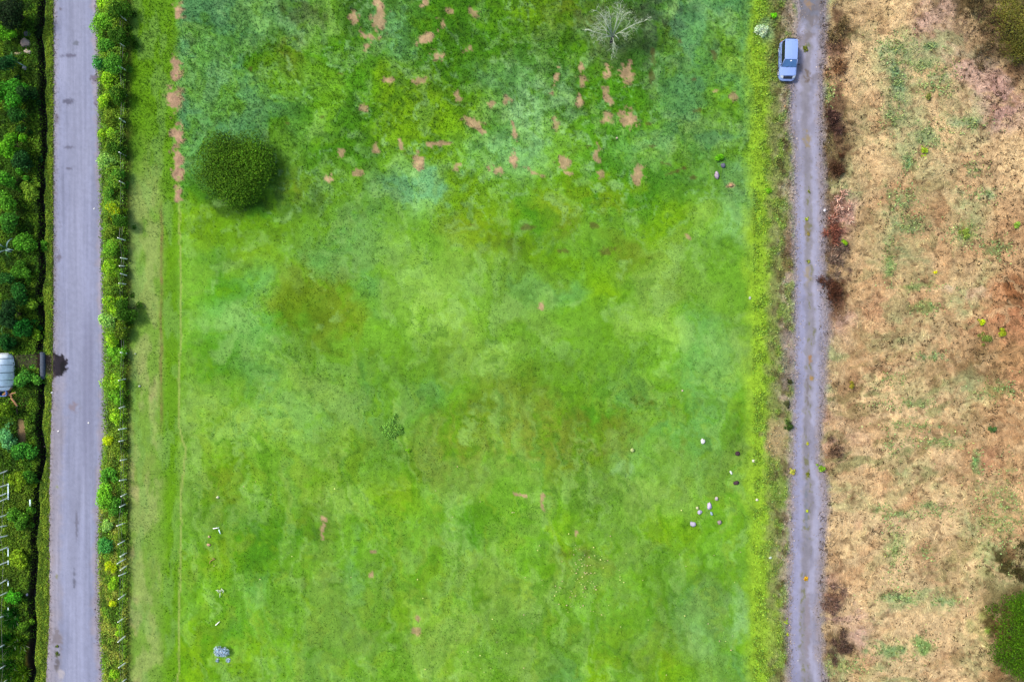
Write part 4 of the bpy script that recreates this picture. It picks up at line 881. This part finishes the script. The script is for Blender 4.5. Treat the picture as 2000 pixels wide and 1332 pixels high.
for (dx, dy, l, a) in [(0, 0, .5, .4), (-.2, -.2, .4, 1.2), (.2, .15, .4, -.4)]:
    b = MB(); d = Vector((math.cos(a), math.sin(a), .1))*l/2; b.tube([Vector((dx, dy, .08))-d, Vector((dx, dy, .1)), Vector((dx, dy, .08))+d], [.03, .04, .02], 5); link('branch', b.me('branch', M['log'], True), t)

# ---- hedge fence: posts and two wires
b0 = W(246, 666); fence = thing('wire_fence', 'wire fence on pale wooden posts along the field side of the hedge', 'fence', (b0[0], b0[1], 0))
yy = [40, 92, 138, 186, 240, 305, 360, 425, 470, 506, 520, 538, 555, 600, 640, 690, 740, 793, 836, 859, 897, 936, 964, 984, 1021, 1055, 1079, 1091, 1104, 1118, 1160, 1205, 1240, 1293, 1325]
g = random.Random(9); tops = []
for i, y in enumerate(yy):
    x = 246+g.uniform(-2, 2); w = W(x, y); h = g.uniform(1.15, 1.45)*(1.1 if y > 1000 else 1); lean = Vector((g.uniform(-.12, .12), g.uniform(-.12, .12), h)); s = Vector((w[0]-b0[0], w[1]-b0[1], -.2))
    b = MB(); b.tube([s, s+Vector((lean.x*.5, lean.y*.5, .2+h*.5)), s+lean+Vector((0, 0, .2))], [.065, .06, .05], 7); link('post', b.me('post', M['postwood']), fence); tops.append(s+lean)
for hh in (.92, .5):
    b = MB(); b.tube([Vector((p.x, p.y, p.z*hh+.02)) for p in tops], .008, 4); link('wire', b.me('wire', M['wire']), fence)
# ---- board fence on the left edge
b0 = W(15, 1100); fence = thing('board_fence', 'bleached wooden post fence along the left edge below the greenhouse', 'fence', (b0[0], b0[1], 0))
yy = [918, 946, 962, 972, 1005, 1026, 1046, 1068, 1096, 1130, 1156, 1200, 1255, 1296, 1326]; tops = []
for i, y in enumerate(yy):
    x = 15+g.uniform(-1, 1); w = W(x, y); h = g.uniform(1.35, 1.7); lean = Vector((g.uniform(-.2, .1), g.uniform(-.2, .2), h)); s = Vector((w[0]-b0[0], w[1]-b0[1], -.2))
    b = MB(); b.tube([s, s+Vector((lean.x*.3, lean.y*.6, .2+h*.5)), s+lean+Vector((0, 0, .2))], [.07, .06, .05], 7); link('post', b.me('post', M['postwood']), fence); tops.append(s+lean)
for (ya, yb, z) in [(944, 976, .25), (1000, 1014, .3), (1070, 1086, .3), (1094, 1102, .3), (1134, 1144, .3), (1186, 1206, .35)]:
    a = W(16, ya, z); c = W(16, yb, z); b = MB(); b.box(((a[0]+c[0])/2-b0[0], (a[1]+c[1])/2-b0[1], z), (.10, abs(a[1]-c[1]), .05)); link('board', b.me('board', M['greypost']), fence)
b = MB(); b.tube([Vector((p.x, p.y, p.z*.6)) for p in tops], .012, 4); link('wire', b.me('wire', M['wire']), fence)
p = W(62, 982, -.1); b = MB(); b.box((0, 0, 0), (.14, .85, .04)); tag(link('loose_board', b.me('loose_board', M['greypost']), None, (p[0], p[1], .16), .05), 'pale board lying on the ditch edge in the lower left', 'board')
p = W(52, 1160, 0); stone('ditch_stone', 52, 1161, .11, .14, .15, (214, 206, 226), 'small white stone in the dark gap of the bank', 0)

# ---- culvert pipe
p = W(84, 714); t = thing('culvert_pipe', 'blue-grey concrete culvert pipe crossing the drive beside the black patch', 'pipe', (p[0], p[1], .02))
b = MB(); n = 20; L = 2.9; ro, ri = .26, .21; v = []
for (rr, yy_) in ((ro, -L/2), (ro, L/2), (ri, L/2), (ri, -L/2)):
    v += [(rr*math.cos(2*math.pi*k/n), yy_, rr*math.sin(2*math.pi*k/n)) for k in range(n)]
f = [((i*n+k), i*n+(k+1) % n, ((i+1) % 4)*n+(k+1) % n, ((i+1) % 4)*n+k) for i in range(4) for k in range(n)]
b.add(v, f); link('pipe_wall', b.me('pipe_wall', M['pipe'], False), t)
for yy_ in (-L/2+.12, .1, L/2-.12):
    b = MB(); b.tube([(0, yy_-.06, 0), (0, yy_+.06, 0)], ro+.035, 20); link('pipe_collar', b.me('pipe_collar', M['pipe']), t)

# ---- greenhouse (round-ended tunnel)
R0 = 2.1; p = W(8, 727); t = thing('greenhouse', 'white plastic tunnel greenhouse with rounded end at the left edge', 'greenhouse', (p[0]-.1, p[1], 0))
def ghpt(s, a, rr=1.0):      # s<0 along the tunnel, s in 0..pi/2 round the end; a: 0..pi across
    if s <= 0: return Vector((s, -math.cos(a)*R0*rr, math.sin(a)*R0*rr*1.02))
    return Vector((math.sin(s)*math.sin(a)**.35*R0*.62*rr, -math.cos(a)*R0*rr*(1-.0*s), math.sin(a)*math.cos(s)*R0*rr*1.02))
for s0, s1 in [(-7.5, -6), (-6, -4.5), (-4.5, -3), (-3, -1.5), (-1.5, 0), (0, .52), (.52, 1.05), (1.05, math.pi/2)]:
    for k in range(4):
        a0, a1 = math.pi*k/4, math.pi*(k+1)/4; v = []; f = []
        for i in range(5):
            for j in range(5): v.append(ghpt(s0+(s1-s0)*i/4, a0+(a1-a0)*j/4))
        for i in range(4):
            for j in range(4): f.append((i*5+j, (i+1)*5+j, (i+1)*5+j+1, i*5+j+1))
        me = mesh('sheeting_panel', v, f, M['sheeting'], smooth=True); link('sheeting_panel', me, t)
for k in range(1, 8):
    a = math.pi*k/8; b = MB(); b.tube([ghpt(s, a, 1.012) for s in (-7.5, -4, -1.5, 0, .35, .7, 1.05, 1.3, 1.5)], .035 if k % 2 == 0 else .02, 6); link('purlin', b.me('purlin', M['hoop']), t)
for s in (-7.5, -6, -4.5, -3, -1.5, 0):
    b = MB(); b.tube([ghpt(s, math.pi*k/14, 1.02) for k in range(15)], .028, 6); link('hoop', b.me('hoop', M['hoop']), t)

# ---- blue tub and logs
p = W(5, 768, .5); t = thing('blue_tub', 'bright blue plastic tub below the greenhouse', 'tub', (p[0], p[1], 0))
def rrect(w, l, r, n=5):
    o = []
    for cx, cy, a0 in ((w/2-r, l/2-r, 0), (-w/2+r, l/2-r, 90), (-w/2+r, -l/2+r, 180), (w/2-r, -l/2+r, 270)):
        for k in range(n+1): a = R(a0+90*k/n); o.append((cx+r*math.cos(a), cy+r*math.sin(a)))
    return o
b = MB(); S = [(rrect(.75, .5, .1), .0), (rrect(.86, .58, .12), .55), (rrect(.94, .66, .13), .56), (rrect(.94, .66, .13), .6), (rrect(.82, .54, .1), .6), (rrect(.72, .46, .1), .08)]
n = len(S[0][0]); b.add([(x, y, z) for s_, z in S for x, y in s_], [(i*n+k, i*n+(k+1) % n, (i+1)*n+(k+1) % n, (i+1)*n+k) for i in range(len(S)-1) for k in range(n)]+[tuple(range(n-1, -1, -1)), tuple((len(S)-1)*n+k for k in range(n))])
link('tub_body', b.me('tub_body', M['blue']), t)
b = MB(); b.tube([(.47, -.12, .5), (.53, -.1, .52), (.53, .1, .52), (.47, .12, .5)], .015, 6); link('handle', b.me('handle', M['blue']), t)
for (x, y, l, a, r, lab) in [(15, 764, 1.3, .75, .13, 'thick pale log next to the blue tub'), (18, 770, .8, 2.4, .11, 'short log crossing the thick pale one'), (24, 769, .9, .3, .09, 'short brown log right of the crossing one'),
                             (28, 785, 1.15, -.9, .10, 'orange-tan log lying below the other logs'), (33, 800, 1.0, -1.4, .06, 'thin dark log below the orange-tan one'), (12, 773, .7, 0.1, .08, 'smallest log at the foot of the blue tub')]:
    p = W(x, y, r+.1); b = MB(); d = Vector((math.cos(a), math.sin(a), .05))*l/2
    t = thing('log', lab, 'log', (p[0], p[1], r+.12), 0, 'logs heaped below the greenhouse'); b.tube([-d, Vector((.02, .03, .02)), d], [r, r*1.05, r*.85], 10); link('bark', b.me('bark', M['log'] if r > .06 else M['bark']), t)
    b = MB(); b.tube([d*.97, d*1.015], [r*.8, r*.8], 10); link('cut_end', b.me('cut_end', M['palebark']), t)

# ---- palms and reeds on the bank
def frond(L, w, a, up, drop, m, seed):
    g = random.Random(seed); b = MB(); n = 7; pts = []
    for i in range(n): s = i/(n-1); pts.append(Vector((math.cos(a)*L*s, math.sin(a)*L*s, .3+up*math.sin(s*2.0)*1.0-drop*s*s)))
    d = Vector((-math.sin(a), math.cos(a), 0)); v = []; f = []
    for i, p in enumerate(pts):
        k = w*math.sin(math.pi*min(1, (i+.7)/(n+.2)))**.7; v += [p+d*k, p+Vector((0, 0, -.04)), p-d*k]
    for i in range(n-1): f += [(3*i, 3*i+1, 3*i+4, 3*i+3), (3*i+1, 3*i+2, 3*i+5, 3*i+4)]
    b.add(v, f); return b
M['frond'] = mat('blue grey frond', C((150, 186, 184)), rough=.5, transl=.2, noise=[(6, .2, 3)])
M['frondg'] = mat('green frond', C((70, 136, 40)), rough=.5, transl=.2, noise=[(6, .25, 3)])
for (x, y, lab, k) in [(2, 34, 'plant with long blue-grey fronds at the top left edge', 7), (8, 486, 'plant with pale blue-grey fronds at the middle of the left edge', 9), (26, 118, 'small plant with two pale blades below the boulders', 4), (6, 660, 'deep green frond plant just above the greenhouse', 5)]:
    p = W(x, y, .8); t = thing('palm', lab, 'palm', (p[0], p[1], 0)); g = random.Random(int(y))
    b = MB(); b.tube([(0, 0, -.1), (0, 0, .45)], [.09, .07], 8); link('trunk', b.me('trunk', M['bark']), t)
    for i in range(k):
        fr = frond(g.uniform(.9, 1.5), g.uniform(.05, .10), g.uniform(-.6, .6)+6.28*i/k, g.uniform(.7, 1.3), g.uniform(.2, .9), None, i); link('frond', fr.me('frond', M['frond'] if (i % 2 == 0 and y < 600) else M['frondg'], True), t)
for (x, y, r, lab, col) in [(20, 1206, .8, 'upper reed clump at the lower left', (52, 130, 30)), (16, 1258, 1.0, 'tall reed clump with pale blades, middle one at the lower left', (44, 116, 22)), (34, 1262, .8, 'yellowish reed clump beside the tall one', (110, 164, 30)),
                           (18, 1306, 1.0, 'dark reed clump in the bottom left corner', (60, 128, 26)), (40, 1318, .7, 'lime reed clump beside the dark corner one', (128, 180, 30))]:
    p = W(x, y, .4); t = thing('reed_clump', lab, 'reeds', (p[0], p[1], 0), 0, 'reed clumps below the board fence'); n = 420
    a = rng.uniform(0, 6.28, n); d = np.sqrt(rng.uniform(0, 1, n))*r*.7; P = np.stack([np.cos(a)*d, np.sin(a)*d, 0*d], 1); D = np.stack([np.cos(a)*.5, np.sin(a)*.5, 0*a+1], 1)+rng.normal(size=(n, 3))*.35
    cc = jitter_cols(C(col), n, .3, .1); k = rng.uniform(size=n) < .05; cc[k] = C((190, 206, 160)); link('blades', blade_mesh('blades', P, D, rng.uniform(.6, 1.5, n), rng.uniform(.03, .07, n), cc, M['blade']), t)['kind'] = 'stuff'

# ================================================================ parked car (front towards -Y)
p = W(1534, 124); car = thing('parked_car', 'silvery blue compact off-roader parked on the left edge of the gravel track', 'car', (p[0], p[1], .012), R(-1.5))
def loft(name, st, m, parent=car, smooth=True):
    """st: list of (y, [(x, z), ...] half section from the sill up to the centre line)"""
    v = []; f = []; k = len(st[0][1]); w = 2*k
    for y, pr in st:
        v += [(-x, y, z) for x, z in pr]+[(x, y, z) for x, z in reversed(pr)]
    for i in range(len(st)-1):
        for j in range(w-1): f.append((i*w+j, (i+1)*w+j, (i+1)*w+j+1, i*w+j+1))
        f.append((i*w+w-1, (i+1)*w+w-1, (i+1)*w, i*w))
    f.append(tuple(range(w-1, -1, -1))[::-1]); f.append(tuple((len(st)-1)*w+j for j in range(w))[::-1])
    o = link(name, mesh(name, v, [list(q_) for q_ in f], m, smooth=smooth), parent)
    bm = bmesh.new(); bm.from_mesh(o.data); bmesh.ops.recalc_face_normals(bm, faces=bm.faces); bm.to_mesh(o.data); bm.free()
    if smooth: o.data.set_sharp_from_angle(angle=R(38))
    return o
def sec(w, zt, crown=.04, lo=.30): return [(w-.10, lo), (w-.01, lo+.12), (w, .62 if zt > .66 else zt-.04), (w-.01, min(zt-.06, .86)), (w-.05, zt-.015), (w-.14, zt), (w*.5, zt+crown*.75), (.02, zt+crown)]
def sec2(w, zt, crown=.04, lo=.30):
    zz = [lo, lo+.12, lo+(zt-lo)*.5, lo+(zt-lo)*.8, zt-.02, zt, zt+crown*.75, zt+crown]; xx = [w-.10, w-.01, w, w-.01, w-.05, w-.14, w*.5, .02]
    return list(zip(xx, zz))
body = loft('body', [(-2.02, sec2(.50, .56, .0, .34)), (-1.98, sec2(.66, .66, .01, .30)), (-1.88, sec2(.77, .74, .02, .28)), (-1.72, sec2(.84, .82, .03)), (-1.5, sec2(.87, .92, .03)), (-.8, sec2(.88, 1.00, .04)),
                     (-.3, sec2(.885, 1.02, .03)), (.9, sec2(.885, 1.02, .03)), (1.6, sec2(.875, 1.02, .03)), (1.88, sec2(.85, 1.0, .02)), (1.98, sec2(.80, .94, .01)), (2.02, sec2(.70, .85, .0, .34))], M['paint'])
# glasshouse: one dark body of glass, with pillars and roof proud of it
def gsec(y, wb, wt, zb, zt): return (y, [(wb, zb), (wb-(wb-wt)*.35, zb+(zt-zb)*.4), (wb-(wb-wt)*.75, zb+(zt-zb)*.8), (wt, zt), (wt*.5, zt+.015), (.02, zt+.02)])
loft('side_glass', [gsec(-.70, .80, .76, .98, 1.06), gsec(-.16, .82, .66, .98, 1.60), gsec(.4, .82, .66, .98, 1.62), gsec(1.4, .81, .65, .98, 1.61), gsec(1.84, .79, .63, .98, 1.58), gsec(1.95, .76, .66, .98, 1.10)], M['glass'])
def quad_panel(name, pts, m, th=.012, parent=car, n=6, bow=0):
    """slab over a 4-corner patch pts a,b,c,d (a-b front edge), bowed outward"""
    a, b_, c_, d_ = [Vector(p_) for p_ in pts]; nrm = (b_-a).cross(d_-a).normalized(); v = []; f = []
    for lay in (0, 1):
        for i in range(n+1):
            for j in range(n+1):
                s, t_ = i/n, j/n; p_ = a.lerp(b_, s).lerp(d_.lerp(c_, s), t_)+nrm*(lay*th+bow*math.sin(math.pi*s)); v.append(p_)
    k = n+1; o_ = k*k
    for i in range(n):
        for j in range(n): f.append((i*k+j, i*k+j+1, (i+1)*k+j+1, (i+1)*k+j)); f.append((o_+i*k+j, o_+(i+1)*k+j, o_+(i+1)*k+j+1, o_+i*k+j+1))
    edge = [(i*k, (i+1)*k) for i in range(n)]+[(n*k+j, n*k+j+1) for j in range(n)]+[((i+1)*k+n, i*k+n) for i in range(n)]+[(j+1, j) for j in range(n)]
    for x, y in edge: f.append((x, y, o_+y, o_+x))
    o = link(name, mesh(name, v, f, m, smooth=True), parent); o.data.set_sharp_from_angle(angle=R(35))
    bm = bmesh.new(); bm.from_mesh(o.data); bmesh.ops.recalc_face_normals(bm, faces=bm.faces); bm.to_mesh(o.data); bm.free()
    return o
wind = quad_panel('windscreen', [(-.74, -.80, 1.035), (.74, -.80, 1.035), (.62, -.17, 1.615), (-.62, -.17, 1.615)], M['screen'], bow=.03)
roof = loft('roof', [(-.22, [(.60, 1.60), (.62, 1.625), (.60, 1.645), (.3, 1.67), (.02, 1.675)]), (-.05, [(.655, 1.60), (.675, 1.635), (.65, 1.665), (.33, 1.70), (.02, 1.71)]), (.8, [(.665, 1.61), (.685, 1.645), (.66, 1.675), (.33, 1.715), (.02, 1.725)]),
                     (1.7, [(.65, 1.60), (.67, 1.635), (.645, 1.665), (.32, 1.70), (.02, 1.71)]), (1.93, [(.60, 1.575), (.62, 1.60), (.60, 1.62), (.3, 1.65), (.02, 1.66)])], M['paint'])
for x in (-.42, -.21, 0, .21, .42):
    b = MB(); b.box((x, .85, 1.715-abs(x)*.07), (.05, 1.75, .022)); link('roof_rib', b.me('roof_rib', M['paint']), roof)
for x in (-.42, .42):
    b = MB(); b.tube([(x, 1.76, 1.66), (x, 1.76, 1.705)], .03, 8); link('roof_cap', b.me('roof_cap', M['black']), roof)
for s in (-1, 1):
    for (y0, y1, wd) in [(-.82, -.20, .05)]:
        b = MB(); b.tube([(s*.80, -.80, 1.03), (s*.735, -.48, 1.35), (s*.665, -.18, 1.63)], [.035, .032, .03], 6); link('front_pillar', b.me('front_pillar', M['paint'], True), car)
    b = MB(); b.tube([(s*.845, .46, 1.02), (s*.70, .46, 1.61)], .028, 6); link('middle_pillar', b.me('middle_pillar', M['black']), car)
    b = MB(); b.tube([(s*.84, 1.60, 1.02), (s*.80, 1.86, 1.05), (s*.65, 1.86, 1.60)], .04, 6); link('rear_pillar', b.me('rear_pillar', M['paint']), car)
    b = MB(); b.box((s*.875, .55, .975), (.012, 2.3, .03)); link('window_trim', b.me('window_trim', M['black']), car)
    for (y0, y1) in ((-.62, .42), (.50, 1.36)):
        o = quad_panel('door', [(s*.889, y0, .42), (s*.889, y1, .42), (s*.882, y1, .92), (s*.882, y0, .92)][::s], M['paint'], th=.012)
        b = MB(); b.tube([(s*.91, y1-.26, .80), (s*.925, y1-.20, .80), (s*.925, y1-.08, .80), (s*.91, y1-.02, .80)], .014, 5); link('handle', b.me('handle', M['black']), o)
    mr = MB(); mr.tube([(s*.86, -.55, 1.05), (s*.95, -.56, 1.10)], .022, 6); mr.box((s*1.02, -.55, 1.12), (.17, .10, .13)); link('mirror', mr.me('mirror', M['paint'] if s < 0 else M['black']), car)
    b = MB(); b.add([(s*.49, -1.95, .74), (s*.76, -1.84, .74), (s*.80, -1.62, .89), (s*.51, -1.70, .90), (s*.49, -1.95, .60), (s*.76, -1.84, .60), (s*.80, -1.62, .70), (s*.51, -1.70, .70)],
                 [(0, 1, 2, 3), (7, 6, 5, 4), (0, 4, 5, 1), (1, 5, 6, 2), (2, 6, 7, 3), (3, 7, 4, 0)]); link('headlight', b.me('headlight', M['lamp']), car)
    b = MB(); b.box((s*.76, 1.985, .80), (.14, .06, .24)); link('tail_light', b.me('tail_light', M['red']), car)
    for y in (-1.27, 1.22):
        t = link('wheel', None, car, (s*.80, y, .335))
        b = MB(); n = 24; prof = [(.20, -.10), (.31, -.11), (.335, -.07), (.335, .07), (.31, .11), (.20, .10)]
        v = [(x, math.cos(2*math.pi*k/n)*r_, math.sin(2*math.pi*k/n)*r_) for r_, x in prof for k in range(n)]
        b.add(v, [(i*n+k, i*n+(k+1) % n, (i+1)*n+(k+1) % n, (i+1)*n+k) for i in range(5) for k in range(n)]); link('tyre', b.me('tyre', M['tyre'], True), t)
        b = MB(); b.tube([(s*.02, 0, 0), (s*.09, 0, 0)], [.20, .19], 20); b.tube([(s*.09, 0, 0), (s*.115, 0, 0)], [.05, .045], 10)
        for k in range(6): a = k*math.pi/3; b.box((s*.10, math.cos(a)*.10, math.sin(a)*.10), (.02, .045, .19), Matrix.Rotation(a-math.pi/2, 3, 'X'))
        link('rim', b.me('rim', M['rim']), t)
        b = MB(); b.tube([(s*.885, y+math.cos(a)*.40, .335+math.sin(a)*.40) for a in [math.pi*k/10 for k in range(11)]], .035, 6); link('wheel_arch', b.me('wheel_arch', M['paint'], True), car)
    b = MB(); b.box((s*.86, .0, .30), (.10, 1.9, .06)); link('sill', b.me('sill', M['black']), car)
    b = MB(); b.tube([(s*.30, -.86, 1.062), (s*.05+.18, -.70, 1.165)], .012, 5); link('wiper', b.me('wiper', M['black']), car)
bn = quad_panel('bonnet', [(-.66, -1.66, .895), (.66, -1.66, .895), (.74, -.90, 1.025), (-.74, -.90, 1.025)], M['paint'], bow=.04, th=.015)
b = MB(); b.box((0, -1.38, .985), (.34, .16, .02), Matrix.Rotation(R(9), 3, 'X')); link('bonnet_scoop', b.me('bonnet_scoop', M['paint']), bn)
b = MB(); b.add([(-.46, -1.96, .725), (.46, -1.96, .725), (.48, -1.73, .885), (-.48, -1.73, .885), (-.46, -1.96, .60), (.46, -1.96, .60), (.48, -1.73, .70), (-.48, -1.73, .70)],
             [(0, 1, 2, 3), (7, 6, 5, 4), (0, 4, 5, 1), (1, 5, 6, 2), (2, 6, 7, 3), (3, 7, 4, 0)]); link('grille', b.me('grille', M['black']), car)
loft('front_bumper', [(-2.10, [(.46, .32), (.50, .40), (.48, .54), (.02, .57)]), (-2.02, [(.66, .30), (.72, .40), (.69, .57), (.02, .60)]), (-1.88, [(.78, .29), (.84, .40), (.80, .59), (.02, .63)]), (-1.66, [(.83, .30), (.895, .42), (.86, .60), (.02, .64)])], M['paint'])
loft('rear_bumper', [(1.80, [(.80, .30), (.89, .42), (.86, .58), (.02, .60)]), (2.0, [(.72, .30), (.80, .42), (.78, .58), (.02, .60)]), (2.08, [(.60, .32), (.66, .42), (.62, .56), (.02, .58)])], M['paint'])
b = MB(); b.box((0, 1.99, 1.60), (.95, .16, .045)); b.box((.40, 1.95, 1.585), (.06, .12, .05)); b.box((-.40, 1.95, 1.585), (.06, .12, .05)); link('rear_spoiler', b.me('rear_spoiler', M['black']), car)
quad_panel('rear_window', [(-.66, 1.995, 1.08), (.66, 1.995, 1.08), (.58, 1.90, 1.56), (-.58, 1.90, 1.56)][::-1], M['glass'])
b = MB(); b.tube([(.02, -.315, 1.505), (.02, -.335, 1.535)], .07, 12); link('glint_disc', b.me('glint_disc', M['white']), wind)  # white disc added to stand for a sun glint on the windscreen
b = MB(); b.tube([(0, 2.08, .95), (0, 2.26, .95)], .30, 20); link('spare_wheel_cover', b.me('spare_wheel_cover', M['black']), car)
